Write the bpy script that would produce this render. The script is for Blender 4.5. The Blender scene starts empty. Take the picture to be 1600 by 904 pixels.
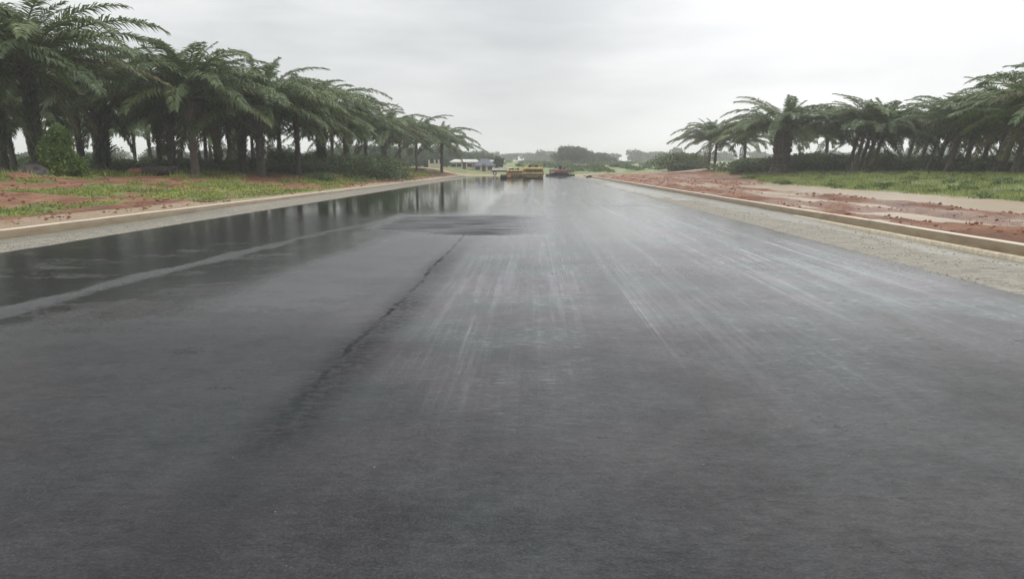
import bpy, bmesh, math, random
import numpy as np
from mathutils import Vector, Matrix, Euler

scene = bpy.context.scene
rad = math.radians
RNG = np.random.default_rng(7)
random.seed(7)

# ------------------------------------------------------------------ camera
F = 1150.0; EYE = 1.63; PITCH = math.atan(191 / F); YAW = math.atan(33 / math.hypot(F, 191))
cam_data = bpy.data.cameras.new('camera')
cam_data.sensor_width = 36.0; cam_data.lens = 36.0 * F / 1600
cam_data.clip_start = 0.1; cam_data.clip_end = 6000
cam = bpy.data.objects.new('camera', cam_data)
cam.location = (0, 0, EYE)
cam.rotation_euler = (math.pi / 2 - PITCH, 0, YAW)
scene.collection.objects.link(cam); scene.camera = cam

# ------------------------------------------------------------------ world: overcast sky
SUN_EL, SUN_AZ = rad(42), rad(30)          # azimuth to the right of the road
world = bpy.data.worlds.new('World'); scene.world = world; world.use_nodes = True
nt = world.node_tree; nt.nodes.clear()
def wn(t, **kw):
    n = nt.nodes.new(t)
    for k, v in kw.items(): setattr(n, k, v)
    return n
L = nt.links.new
out = wn('ShaderNodeOutputWorld'); bg = wn('ShaderNodeBackground'); L(bg.outputs[0], out.inputs[0])
sky = wn('ShaderNodeTexSky', sky_type='NISHITA', sun_disc=False, sun_elevation=SUN_EL, sun_rotation=SUN_AZ)
tc = wn('ShaderNodeTexCoord')
sep = wn('ShaderNodeSeparateXYZ'); L(tc.outputs['Generated'], sep.inputs[0])
# cloud sheet: noise on the direction, flattened towards the horizon
mp = wn('ShaderNodeMapping'); mp.inputs['Scale'].default_value = (1.6, 1.6, 7.5); L(tc.outputs['Generated'], mp.inputs[0])
cn = wn('ShaderNodeTexNoise'); cn.inputs['Scale'].default_value = 1.7; cn.inputs['Detail'].default_value = 5; cn.inputs['Roughness'].default_value = .5
L(mp.outputs[0], cn.inputs[0])
cr = wn('ShaderNodeValToRGB'); L(cn.outputs[0], cr.inputs[0])
cr.color_ramp.elements[0].position = .38; cr.color_ramp.elements[0].color = (.62, .632, .645, 1)
cr.color_ramp.elements[1].position = .64; cr.color_ramp.elements[1].color = (.82, .83, .83, 1)
# the thin bright part of the cloud around the hidden sun
gl = wn('ShaderNodeVectorMath', operation='DOT_PRODUCT'); L(tc.outputs['Generated'], gl.inputs[0])
ge = rad(9.5); ga = rad(30)
gl.inputs[1].default_value = (math.sin(ga) * math.cos(ge), math.cos(ga) * math.cos(ge), math.sin(ge))
gm = wn('ShaderNodeMapRange', interpolation_type='SMOOTHSTEP'); L(gl.outputs['Value'], gm.inputs[0])
gm.inputs[1].default_value = .86; gm.inputs[2].default_value = 1.0; gm.inputs[3].default_value = 0; gm.inputs[4].default_value = .36
hz = wn('ShaderNodeMapRange', interpolation_type='SMOOTHSTEP'); L(sep.outputs[2], hz.inputs[0])
hz.inputs[1].default_value = 0.0; hz.inputs[2].default_value = .13; hz.inputs[3].default_value = .27; hz.inputs[4].default_value = 0.0
add = wn('ShaderNodeMath', operation='ADD'); L(gm.outputs[0], add.inputs[0]); L(hz.outputs[0], add.inputs[1])
gc = wn('ShaderNodeMix', data_type='RGBA', blend_type='ADD'); gc.inputs[0].default_value = 1
L(cr.outputs[0], gc.inputs[6]); L(add.outputs[0], gc.inputs[7])
mx = wn('ShaderNodeMix', data_type='RGBA'); mx.inputs[0].default_value = .94
sk = wn('ShaderNodeVectorMath', operation='SCALE'); L(sky.outputs[0], sk.inputs[0]); sk.inputs['Scale'].default_value = .1
zb = wn('ShaderNodeMapRange'); L(sep.outputs[2], zb.inputs[0])       # overcast sky: brighter towards the zenith
zb.inputs[1].default_value = .1; zb.inputs[2].default_value = 1; zb.inputs[3].default_value = 1.0; zb.inputs[4].default_value = 2.3
zc = wn('ShaderNodeVectorMath', operation='SCALE'); L(gc.outputs[2], zc.inputs[0]); L(zb.outputs[0], zc.inputs['Scale'])
L(sk.outputs[0], mx.inputs[6]); L(zc.outputs[0], mx.inputs[7])
L(mx.outputs[2], bg.inputs[0]); bg.inputs[1].default_value = 1.0

sun_d = bpy.data.lights.new('sun', 'SUN'); sun_d.energy = .6; sun_d.angle = rad(25); sun_d.color = (1, .97, .92)
sun = bpy.data.objects.new('sun', sun_d); scene.collection.objects.link(sun)
sd = Vector((math.sin(SUN_AZ) * math.cos(SUN_EL), math.cos(SUN_AZ) * math.cos(SUN_EL), math.sin(SUN_EL)))
sun.rotation_euler = (-sd).to_track_quat('-Z', 'Y').to_euler()
scene.view_settings.view_transform = 'Standard'; scene.view_settings.look = 'None'
scene.view_settings.exposure = 0.0; scene.view_settings.gamma = 1.0; scene.view_settings.use_curve_mapping = False
scene.cycles.max_bounces = 5; scene.cycles.diffuse_bounces = 3; scene.cycles.glossy_bounces = 3
scene.cycles.use_denoising = True; scene.cycles.volume_bounces = 2

# ------------------------------------------------------------------ helpers
def px_x(px, y):
    """world X of the photograph's column px at world Y (at eye level)"""
    return y * math.tan(math.atan((px - 800) / math.hypot(F, 191)) - YAW)

def smooth(a, b, v):
    t = np.clip((np.asarray(v, float) - a) / (b - a), 0, 1)
    return t * t * (3 - 2 * t)

def _hash(ix, iy, s):
    h = (ix.astype(np.int64) * 374761393 + iy.astype(np.int64) * 668265263 + s * 1442695041) & 0x7fffffff
    h = ((h ^ (h >> 13)) * 1274126177) & 0x7fffffff
    return ((h ^ (h >> 16)) & 0xffff) / 65535.0

def vnoise(x, y, s=0):
    x = np.asarray(x, float); y = np.asarray(y, float)
    ix = np.floor(x); iy = np.floor(y); fx = x - ix; fy = y - iy
    fx = fx * fx * (3 - 2 * fx); fy = fy * fy * (3 - 2 * fy)
    a = _hash(ix, iy, s); b = _hash(ix + 1, iy, s); c = _hash(ix, iy + 1, s); d = _hash(ix + 1, iy + 1, s)
    return (a * (1 - fx) + b * fx) * (1 - fy) + (c * (1 - fx) + d * fx) * fy

def fbm(x, y, s=0, o=4):
    r = 0; a = .5; t = 0
    for i in range(o):
        r = r + a * vnoise(x * 2 ** i, y * 2 ** i, s + i * 17); t += a; a *= .5
    return r / t

KL, KR = -12.15, 8.85     # kerb faces
ROAD_END = 131.0
def road_curve(y):
    return 0 * y
def G(x, y):
    """height of the ground"""
    x = np.asarray(x, float); y = np.asarray(y, float)
    # left verge
    W = 15 - 8.5 * smooth(60, 125, y)
    k = np.clip((KL - .1 - x) / W, 0, 1)
    zl = .22 + .86 * (k * .55 + .45 * smooth(0, 1, k)) + .10 * fbm(x * .45, y * .35, 3) * smooth(0, 1.5, KL - x) - .04
    zl = zl + .30 * smooth(.06, .25, k) * (fbm(x * .9, y * .7, 51, 4) - .5)
    # right verge
    u = x - KR
    zr = .225 + .71 * smooth(12.2, 27, u)
    tr = np.exp(-((u - 9.1 - 1.2 * (fbm(y * .08, y * 0, 9) - .5)) / 3.0) ** 4) * smooth(66, 54, y)
    for (cx, cy, ax, ay) in ((3.7, 31, 1.3, 7), (2.3, 21.5, .9, 4), (4.6, 43, 1.1, 6), (3.4, 17, .8, 2.5), (1.3, 27, .4, 4)):
        tr = np.maximum(tr, .95 * np.exp(-((u - cx) / ax) ** 4 - ((y - cy) / ay) ** 4))
    bump = (fbm(x * 1.3, y * .34, 21, 5) - .5)
    zr = zr + (.42 * bump * smooth(.1, .9, u) * smooth(14, 8, u)) * (1 - .6 * np.clip(tr, 0, 1)) - .17 * tr + .07 * smooth(.3, 2, u) * smooth(8.2, 6.5, u)
    zr = zr + .12 * (fbm(x * .4, y * .4, 5) - .5) * smooth(12, 16, u)
    z = np.where(x < -2, zl, zr)
    z = z + .42 * smooth(88, 140, y) * np.where(x < -2, smooth(0, 8, KL - x), smooth(2, 18, u))
    inroad = (x > KL - .12) & (x < KR + .12)
    mid = np.where(y < ROAD_END + .5, -.12, .08 + .05 * (fbm(x * .5, y * .5, 8) - .5))
    z = np.where(inroad, mid, z)
    field = 1.35 + np.clip(y - 190, 0, 420) * .0122 + .5 * (fbm(x * .03, y * .03, 31) - .5) * smooth(190, 300, y)
    t = smooth(150, 192, y)
    strip = smooth(ROAD_END + .5, ROAD_END + 5, y) * (1 - smooth(150, 160, y)) * smooth(-22, -14, x) * smooth(34, 14, x)
    z = z * (1 - strip * .8) + .1 * strip * .8
    return z * (1 - t) + field * t

def green(x, y):
    """how much grass or ground cover (0 bare red soil, 1 covered)"""
    x = np.asarray(x, float); y = np.asarray(y, float)
    W = 15 - 8.5 * smooth(60, 125, y)
    u = KL - x
    n = fbm(x * .6, y * .22, 71, 5)
    band = smooth(1.5, 3.2, u) * smooth(9.5, 6.5, u)
    gl_ = smooth(.50, .60, n * .84 + .16 * band)
    under = smooth(.78, .95, u / W + .25 * (n - .5))
    gl_ = np.maximum(gl_ * smooth(.5, 1.1, u), under)
    v = x - KR
    lim = 11.9 + 8 * smooth(60, 112, y) + 3.4 * (fbm(x * .35, y * .22, 91) - .5)
    gr = smooth(-.5, .7, v - lim)
    g = np.where(x < -2, gl_, gr)
    far = smooth(150, 158, y + 6 * (n - .5))
    return np.maximum(g * (1 - smooth(128, 133, y) * (1 - far) * (np.abs(x) < 40)), far)

def new_mesh(name, verts, faces, mats=(), smooth_shade=False, mat_idx=None):
    me = bpy.data.meshes.new(name)
    verts = np.asarray(verts, np.float32)
    if isinstance(faces, np.ndarray):
        nf, k = faces.shape
        me.vertices.add(len(verts)); me.vertices.foreach_set('co', verts.ravel())
        me.loops.add(nf * k); me.loops.foreach_set('vertex_index', faces.ravel().astype(np.int32))
        me.polygons.add(nf); me.polygons.foreach_set('loop_start', np.arange(0, nf * k, k, dtype=np.int32))
        me.polygons.foreach_set('loop_total', np.full(nf, k, np.int32))
    else:
        me.from_pydata([tuple(map(float, v)) for v in verts], [], faces)
    for m in mats: me.materials.append(m)
    if mat_idx is not None: me.polygons.foreach_set('material_index', np.asarray(mat_idx, np.int32))
    if smooth_shade: me.polygons.foreach_set('use_smooth', np.ones(len(me.polygons), bool))
    me.update(calc_edges=True); me.validate()
    return me

def link(name, me, parent=None, loc=(0, 0, 0), rot=(0, 0, 0), scale=(1, 1, 1), **props):
    o = bpy.data.objects.new(name, me); scene.collection.objects.link(o)
    o.location = loc; o.rotation_euler = rot; o.scale = scale
    if parent is not None: o.parent = parent
    for k, v in props.items():
        if v is not None: o[k] = v
    return o

def thing(name, label, category, loc=(0, 0, 0), rot=(0, 0, 0), group=None, scale=(1, 1, 1)):
    return link(name, None, None, loc, rot, scale, label=label, category=category, group=group)

def structure(name, me, parent=None, **kw):
    o = link(name, me, parent)
    if parent is None: o['kind'] = 'structure'
    return o

class MB:
    """collects boxes, cylinders and bars for one part"""
    def __init__(s): s.bm = bmesh.new()
    def box(s, c, d, rot=(0, 0, 0), taper=None, bev=0.0):
        r = bmesh.ops.create_cube(s.bm, size=1)
        vs = r['verts']
        for v in vs:
            if taper and v.co.z > 0: v.co.x *= taper[0]; v.co.y *= taper[1]
            v.co = Vector((v.co.x * d[0], v.co.y * d[1], v.co.z * d[2]))
        if bev:
            es = list({e for v in vs for e in v.link_edges})
            rb = bmesh.ops.bevel(s.bm, geom=es, offset=bev, segments=2, affect='EDGES', profile=.6)
            vs = list({v for f in rb['faces'] for v in f.verts} | {v for v in vs if v.is_valid})
        M = Matrix.Translation(c) @ Euler(rot).to_matrix().to_4x4()
        bmesh.ops.transform(s.bm, matrix=M, verts=vs); return s
    def cyl(s, a, b, r, r2=None, n=16):
        a = Vector(a); b = Vector(b); d = b - a
        M = Matrix.Translation((a + b) / 2) @ d.to_track_quat('Z', 'Y').to_matrix().to_4x4()
        bmesh.ops.create_cone(s.bm, cap_ends=True, segments=n, radius1=r, radius2=r if r2 is None else r2, depth=d.length, matrix=M)
        return s
    def prism(s, poly, x0, x1):
        """poly in (y, z), extruded along x"""
        a = [s.bm.verts.new((x0, p[0], p[1])) for p in poly]; b = [s.bm.verts.new((x1, p[0], p[1])) for p in poly]
        n = len(poly)
        s.bm.faces.new(a); s.bm.faces.new(b[::-1])
        for i in range(n): s.bm.faces.new((a[i], b[i], b[(i + 1) % n], a[(i + 1) % n]))
        return s
    def torus(s, c, R, r, axis='x', n=20, m=8):
        vs = []
        for i in range(n):
            t = 2 * math.pi * i / n
            for j in range(m):
                p = 2 * math.pi * j / m
                q = ((R + r * math.cos(p)) * math.cos(t), (R + r * math.cos(p)) * math.sin(t), r * math.sin(p) * 1.2)
                q = {'x': (q[2], q[0], q[1]), 'y': (q[0], q[2], q[1]), 'z': q}[axis]
                vs.append(s.bm.verts.new(Vector(q) + Vector(c)))
        for i in range(n):
            for j in range(m):
                s.bm.faces.new((vs[i * m + j], vs[i * m + (j + 1) % m], vs[((i + 1) % n) * m + (j + 1) % m], vs[((i + 1) % n) * m + j]))
        return s
    def build(s, name, mat, parent=None, smooth_shade=False, **props):
        bmesh.ops.recalc_face_normals(s.bm, faces=s.bm.faces[:])
        me = bpy.data.meshes.new(name); s.bm.to_mesh(me); s.bm.free(); me.materials.append(mat)
        if smooth_shade: me.polygons.foreach_set('use_smooth', np.ones(len(me.polygons), bool))
        return link(name, me, parent, **props)

# ------------------------------------------------------------------ materials
def mat(name):
    m = bpy.data.materials.new(name); m.use_nodes = True
    t = m.node_tree; b = t.nodes['Principled BSDF']
    return m, t, b
class N:
    """small node shorthand"""
    def __init__(s, t): s.t = t
    def n(s, typ, **kw):
        x = s.t.nodes.new(typ)
        for k, v in kw.items(): setattr(x, k, v)
        return x
    def set(s, sock, v):
        if hasattr(v, 'is_output'): s.t.links.new(v, sock)
        else: sock.default_value = v
    def noise(s, vec, scale, detail=4, rough=.55, sc=None):
        if sc is not None:
            m = s.n('ShaderNodeMapping'); m.inputs['Scale'].default_value = sc; s.set(m.inputs[0], vec); vec = m.outputs[0]
        x = s.n('ShaderNodeTexNoise'); s.set(x.inputs['Vector'], vec)
        x.inputs['Scale'].default_value = scale; x.inputs['Detail'].default_value = detail; x.inputs['Roughness'].default_value = rough
        return x.outputs[0]
    def ramp(s, f, stops):
        x = s.n('ShaderNodeValToRGB'); s.set(x.inputs[0], f); e = x.color_ramp.elements
        while len(e) < len(stops): e.new(.5)
        for i, (p, c) in enumerate(stops):
            e[i].position = p; e[i].color = (c, c, c, 1) if isinstance(c, (int, float)) else (*c, 1)
        return x.outputs[0]
    def mix(s, f, a, b, blend='MIX'):
        x = s.n('ShaderNodeMix', data_type='RGBA', blend_type=blend)
        s.set(x.inputs[0], f)
        for i, v in ((6, a), (7, b)):
            s.set(x.inputs[i], (*v, 1) if isinstance(v, tuple) and len(v) == 3 else v)
        return x.outputs[2]
    def mixf(s, f, a, b):
        x = s.n('ShaderNodeMix', data_type='FLOAT'); s.set(x.inputs[0], f); s.set(x.inputs[2], a); s.set(x.inputs[3], b); return x.outputs[0]
    def math(s, op, a, b=0.0):
        x = s.n('ShaderNodeMath', operation=op); s.set(x.inputs[0], a); s.set(x.inputs[1], b); return x.outputs[0]
    def rng(s, v, a, b, c=0.0, d=1.0):
        x = s.n('ShaderNodeMapRange', interpolation_type='SMOOTHSTEP'); s.set(x.inputs[0], v)
        for i, q in enumerate((a, b, c, d)): x.inputs[i + 1].default_value = q
        return x.outputs[0]
    def attr(s, name): x = s.n('ShaderNodeAttribute', attribute_name=name); return x.outputs['Fac']
    def pos(s): return s.n('ShaderNodeNewGeometry').outputs['Position']
    def bump(s, h, strength, dist, normal=None):
        x = s.n('ShaderNodeBump'); s.set(x.inputs['Height'], h); x.inputs['Strength'].default_value = strength; x.inputs['Distance'].default_value = dist
        if normal is not None: s.set(x.inputs['Normal'], normal)
        return x.outputs[0]

def simple(name, col, rough=.5, metal=0, var=.25, scale=6, bump=0):
    m, t, b = mat(name); k = N(t); co = k.n('ShaderNodeTexCoord').outputs['Object']
    n = k.noise(co, scale, 5, .6)
    c = k.mix(k.rng(n, .3, .7), tuple(v * (1 - var) for v in col), tuple(min(1, v * (1 + var)) for v in col))
    k.set(b.inputs['Base Color'], c); b.inputs['Roughness'].default_value = rough; b.inputs['Metallic'].default_value = metal
    if bump: k.set(b.inputs['Normal'], k.bump(k.noise(co, scale * 4, 4), .6, bump))
    return m

def leafy(name, a, b_, c_=None, rough=.42, per_object=False, spec=.5, trans=.33):
    """foliage: a colour per leaf, drifting across the crown"""
    m, t, b = mat(name); k = N(t)
    geo = k.n('ShaderNodeNewGeometry')
    r = geo.outputs['Random Per Island']
    big = k.noise(geo.outputs['Position'], .35 if not per_object else .8, 3, .6)
    if per_object:
        oi = k.n('ShaderNodeObjectInfo').outputs['Random']
        f = k.math('ADD', k.math('MULTIPLY', oi, .6), k.math('MULTIPLY', r, .4))
    else:
        f = k.math('ADD', k.math('MULTIPLY', k.rng(big, .32, .68), .6), k.math('MULTIPLY', r, .4))
    stops = [(0, a), (.75, b_), (1, c_ or b_)]
    col = k.ramp(f, stops)
    k.set(b.inputs['Base Color'], col); b.inputs['Roughness'].default_value = rough; b.inputs['Specular IOR Level'].default_value = spec
    tr = k.n('ShaderNodeBsdfTranslucent'); k.set(tr.inputs[0], k.mix(.5, col, (.10, .16, .03)))
    ms = k.n('ShaderNodeMixShader'); ms.inputs[0].default_value = trans
    t.links.new(b.outputs[0], ms.inputs[1]); t.links.new(tr.outputs[0], ms.inputs[2])
    t.links.new(ms.outputs[0], t.nodes['Material Output'].inputs[0])
    return m

M_frond = leafy('palm_leaf_green', (.070, .118, .042), (.155, .215, .076), (.29, .31, .11), per_object=True, rough=.40, spec=.6)
M_frond_old = leafy('palm_leaf_yellowing', (.085, .085, .035), (.16, .13, .05), (.20, .15, .06), per_object=True, rough=.55)
M_rachis = simple('palm_midrib', (.13, .16, .07), .4, var=.3, scale=2)
M_trunk = simple('palm_bark', (.085, .070, .058), .8, var=.45, scale=5, bump=.03)
M_trunk_pale = simple('palm_bark_pale', (.135, .105, .085), .8, var=.35, scale=5, bump=.03)
M_bush = leafy('bush_leaf', (.045, .08, .026), (.12, .18, .055), (.21, .26, .08))
M_bush_yellow = leafy('climber_leaf_yellow_green', (.035, .075, .018), (.13, .21, .035), (.34, .38, .06))
M_bush_dark = leafy('undergrowth_leaf', (.022, .040, .018), (.050, .085, .030), (.08, .12, .04))
M_thicket = leafy('thicket_leaf', (.045, .075, .032), (.11, .165, .065), (.18, .22, .09))
M_tree_far = leafy('far_tree_leaf', (.04, .062, .035), (.085, .12, .062), (.12, .15, .075))
M_ground_leaf = leafy('ground_cover_leaf', (.13, .16, .03), (.36, .38, .06), (.50, .48, .12), rough=.5)
M_grass = leafy('grass_blade', (.15, .19, .055), (.33, .37, .11), (.48, .46, .20), rough=.5)
M_bark = simple('tree_bark', (.07, .055, .045), .85, var=.3, scale=8)

# ground
def ground_material():
    m, t, b = mat('verge_soil_and_grass'); k = N(t); p = k.pos()
    g = k.attr('green'); s = k.attr('sand'); w = k.attr('wetness')
    n1 = k.noise(p, .9, 7, .68, (1, .5, 1)); n2 = k.noise(p, 4.5, 6, .7); n3 = k.noise(p, 38, 4, .6)
    soil = k.ramp(n1, [(.25, (.10, .043, .025)), (.43, (.235, .100, .048)), (.56, (.35, .165, .085)), (.72, (.44, .28, .175))])
    soil = k.mix(k.rng(n2, .35, .75), soil, (.14, .065, .048), 'MULTIPLY') if False else k.mix(k.math('MULTIPLY', k.rng(n2, .5, .75), .55), soil, (.14, .07, .052))
    soil = k.mix(k.math('MULTIPLY', k.rng(n3, .6, .75), .35), soil, (.45, .30, .22))
    sandc = k.mix(k.rng(n2, .3, .7), (.40, .29, .185), (.52, .40, .27))
    c = k.mix(k.rng(k.math('ADD', s, k.math('MULTIPLY', k.math('SUBTRACT', n2, .5), .7)), .35, .65), soil, sandc)
    gn = k.noise(p, .35, 6, .65, (1, .7, 1))
    gc_ = k.ramp(gn, [(.3, (.11, .16, .045)), (.5, (.21, .26, .08)), (.7, (.33, .35, .13))])
    gm_ = k.rng(k.math('ADD', g, k.math('MULTIPLY', k.math('SUBTRACT', n2, .5), .8)), .35, .6)
    c = k.mix(gm_, c, gc_)
    c = k.mix(k.math('MULTIPLY', w, .3), c, k.mix(1.0, c, (.6, .55, .5), 'MULTIPLY'))
    k.set(b.inputs['Base Color'], c)
    k.set(b.inputs['Roughness'], k.mixf(w, .85, k.rng(n2, .3, .7, .28, .6)))
    k.set(b.inputs['Normal'], k.bump(k.math('ADD', n2, k.math('MULTIPLY', n3, .4)), 1.0, .16))
    return m
M_ground = ground_material()

# asphalt
def asphalt_material():
    m, t, b = mat('wet_new_asphalt'); k = N(t); p = k.pos()
    wet = k.attr('wet'); cut = k.attr('dark'); sheen_tracks = k.attr('sheen_tracks'); jd = k.attr('joint_distance')
    st = k.noise(p, 1, 4, .6, (.8, .05, 1)); st2 = k.noise(p, 1, 4, .65, (7, .16, 1)); st3 = k.noise(p, 1, 3, .6, (22, .35, 1))
    cross = k.noise(p, 1, 6, .7, (.5, 2.2, 1)); speck = k.noise(p, 1, 5, .8, (9, 15, 1))
    grain = k.noise(p, 60, 3, .7); blot = k.noise(p, .7, 7, .7); fine = k.noise(p, 190, 2, .6)
    jw = k.noise(p, 5, 4, .7); dash = k.noise(p, 1, 5, .8, (6.5, 21, 1)); mot = k.noise(p, 2.3, 6, .8)
    # the joint between the two paving lanes: a ragged open crack with torn dark edges
    d = k.math('ABSOLUTE', k.math('ADD', jd, k.math('MULTIPLY', k.math('SUBTRACT', jw, .5), .16)))
    jfade = k.attr('joint_fade')
    crack = k.math('MULTIPLY', k.rng(d, .008, .045, 1, 0), k.math('MULTIPLY', jfade, k.rng(k.noise(p, 1.4, 4, .7), .36, .58, 0, .48)))
    d2 = k.math('ABSOLUTE', k.math('SUBTRACT', jd, .10))
    torn = k.math('MULTIPLY', k.rng(d2, .02, .42, 1, 0), k.math('MULTIPLY', k.rng(speck, .36, .60, .25, 1), k.attr('torn')))
    base_dash = k.rng(dash, .36, .64)
    dark = k.math('MINIMUM', k.math('ADD', k.math('ADD', crack, k.math('MULTIPLY', torn, .75)), k.math('MULTIPLY', cut, k.rng(cross, .25, .6, .45, 1))), 1.0)
    base = k.mix(blot, (.006, .0065, .0068), (.018, .018, .0185))
    base = k.mix(k.math('MULTIPLY', sheen_tracks, k.rng(st, .3, .65, .06, .22)), base, (.30, .295, .31))  # wet sky sheen over the roller tracks, put into the base colour
    base = k.mix(k.math('MULTIPLY', k.rng(grain, .45, .7), .6), base, (.055, .055, .056))
    base = k.mix(k.math('MULTIPLY', k.rng(speck, .56, .68), .5), base, (.008, .008, .009))
    base = k.mix(k.math('MULTIPLY', k.rng(dash, .62, .70), .30), base, (.06, .06, .06))
    sheen_lines = k.math('ADD', k.math('MULTIPLY', k.rng(st2, .50, .62), .7), k.math('MULTIPLY', k.rng(st3, .52, .66), k.rng(cross, .38, .6)))
    sheen_lines = k.math('MULTIPLY', k.math('MULTIPLY', sheen_lines, sheen_tracks), k.rng(st, .38, .60, .25, 1))
    base = k.mix(k.math('MINIMUM', k.math('MULTIPLY', sheen_lines, .42), 1.0), base, (.33, .33, .335))  # drum scratches and ridges catching the sky, both painted as pale grey
    tl = k.math('MULTIPLY', k.attr('track_sheen_line'), k.math('MULTIPLY', k.rng(k.noise(p, 1, 3, .6, (26, .10, 1)), .46, .60), k.rng(k.noise(p, 1, 4, .75, (2.5, 2.2, 1)), .36, .58, .25, 1)))
    base = k.mix(k.math('MINIMUM', k.math('MULTIPLY', tl, .5), 1.0), base, (.36, .36, .365))  # long track lines: scratches with their sky reflection painted in
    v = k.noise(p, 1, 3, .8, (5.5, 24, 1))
    sc = k.math('MULTIPLY', k.rng(v, .565, .63), k.math('MULTIPLY', sheen_tracks, k.rng(blot, .40, .56)))
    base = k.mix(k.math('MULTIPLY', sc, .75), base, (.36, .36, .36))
    base = k.mix(dark, base, (.012, .012, .013))
    base = k.mix(k.rng(k.noise(p, .55, 3, .5), .42, .58), k.mix(1.0, base, (1.12, 1.0, 1.16), 'MULTIPLY'), k.mix(1.0, base, (.9, 1.12, 1.14), 'MULTIPLY'))
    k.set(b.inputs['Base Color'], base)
    w = k.math('ADD', wet, k.math('MULTIPLY', k.math('SUBTRACT', cross, .5), .9))
    w = k.math('ADD', w, k.math('MULTIPLY', k.math('SUBTRACT', speck, .5), 1.7))
    w = k.math('ADD', w, k.math('MULTIPLY', k.math('SUBTRACT', blot, .5), k.rng(k.attr('far'), 0, 1, 2.0, .4)))
    wf = k.rng(w, .28, .80)
    r = k.mixf(wf, k.math('ADD', k.rng(k.attr('mid'), 0, 1, .20, .05), k.math('MULTIPLY', speck, k.rng(k.attr('mid'), 0, 1, .30, .16))), k.rng(k.attr('far'), 0, 1, .17, .05))
    r = k.math('ADD', k.math('ADD', r, k.math('MULTIPLY', k.attr('dull'), .22)), k.math('MULTIPLY', k.math('MINIMUM', sheen_lines, 1.0), .15))
    k.set(b.inputs['Roughness'], k.math('ADD', r, k.math('MULTIPLY', dark, .3)))
    sp = k.mixf(wf, k.math('MULTIPLY', k.math('MULTIPLY', k.rng(speck, .34, .66, .66, 1.15), k.rng(dash, .36, .64, .84, 1.16)), k.math('MULTIPLY', k.rng(blot, .34, .66, .42, .78), k.rng(mot, .3, .7, .86, 1.14))), k.rng(k.attr('far'), 0, 1, .30, .5))
    sp = k.math('ADD', k.math('ADD', sp, k.math('MULTIPLY', sheen_lines, .22)), k.math('MULTIPLY', k.attr('dull'), .3))
    k.set(b.inputs['Specular IOR Level'], k.mixf(dark, k.math('MULTIPLY', sp, k.rng(k.attr('mid'), 0, .15, .66, 1.40)), .08))
    h = k.math('ADD', k.math('MULTIPLY', grain, .6), k.math('MULTIPLY', fine, .5))
    h = k.math('ADD', h, k.math('MULTIPLY', speck, 1.6))
    h = k.math('MULTIPLY', h, k.mixf(wf, k.rng(k.attr('mid'), 0, 1, 2.2, .4), .08))
    h = k.math('SUBTRACT', k.math('ADD', h, k.math('MULTIPLY', k.math('MULTIPLY', st3, sheen_tracks), .5)), k.math('MULTIPLY', crack, 3.0))
    k.set(b.inputs['Normal'], k.bump(h, .6, .007))
    return m
M_asphalt = asphalt_material()

def gravel_material():
    m, t, b = mat('crushed_stone_shoulder'); k = N(t); p = k.pos(); dk = k.attr('damp')
    v = k.n('ShaderNodeTexVoronoi'); v.inputs['Scale'].default_value = 30; k.set(v.inputs['Vector'], p)
    n = k.noise(p, 1.6, 6, .7, (1, .4, 1)); n2 = k.noise(p, 6, 6, .8, (.28, 1.5, 1))
    c = k.mix(v.outputs['Color'], (.15, .135, .105), (.40, .36, .285))
    c = k.mix(k.math('MULTIPLY', k.rng(n, .38, .62), .8), c, (.30, .27, .205)); c = k.mix(k.math('MULTIPLY', k.rng(n2, .46, .58), .8), c, (.12, .105, .082))
    f = k.rng(k.math('ADD', dk, k.math('MULTIPLY', k.math('SUBTRACT', n, .5), .9)), .35, .65)
    c = k.mix(k.math('MULTIPLY', f, .75), c, (.15, .14, .095))
    k.set(b.inputs['Base Color'], c); k.set(b.inputs['Roughness'], k.mixf(f, .7, .3))
    h = k.math('SUBTRACT', 1.0, v.outputs['Distance'])
    k.set(b.inputs['Normal'], k.bump(h, .6, .02)); return m
M_gravel = gravel_material()
M_stone = simple('loose_stone', (.46, .43, .36), .7, var=.35, scale=3)

def kerb_material():
    m, t, b = mat('stained_kerb_concrete'); k = N(t); p = k.pos()
    sx = k.n('ShaderNodeSeparateXYZ'); k.set(sx.inputs[0], p)
    n = k.noise(p, 2.2, 5, .6, (1, .6, 3)); n2 = k.noise(p, 16, 4, .6)
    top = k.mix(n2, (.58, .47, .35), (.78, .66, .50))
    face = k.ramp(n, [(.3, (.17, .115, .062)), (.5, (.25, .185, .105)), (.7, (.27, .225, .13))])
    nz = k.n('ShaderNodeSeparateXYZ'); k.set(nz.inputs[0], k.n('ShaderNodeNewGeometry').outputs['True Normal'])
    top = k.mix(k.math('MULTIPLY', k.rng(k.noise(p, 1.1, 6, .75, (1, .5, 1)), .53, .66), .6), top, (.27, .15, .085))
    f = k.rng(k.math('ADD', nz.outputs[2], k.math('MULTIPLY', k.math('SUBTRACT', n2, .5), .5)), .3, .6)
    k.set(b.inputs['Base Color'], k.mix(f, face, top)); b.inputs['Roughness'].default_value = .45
    k.set(b.inputs['Normal'], k.bump(n2, .5, .01)); return m
M_kerb = kerb_material()
M_ledge = simple('kerb_footing_cement', (.60, .52, .38), .55, var=.2, scale=9, bump=.01)
def water_material(name, col):
    m, t, b = mat(name); k = N(t); p = k.pos()
    n = k.noise(p, .8, 4, .5, (1, .4, 1))
    k.set(b.inputs['Base Color'], k.mix(n, tuple(c * .85 for c in col), tuple(c * 1.15 for c in col)))
    b.inputs['Roughness'].default_value = .27; b.inputs['IOR'].default_value = 1.33
    k.set(b.inputs['Normal'], k.bump(k.noise(p, 5, 2, .5), .10, .004)); return m
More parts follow.
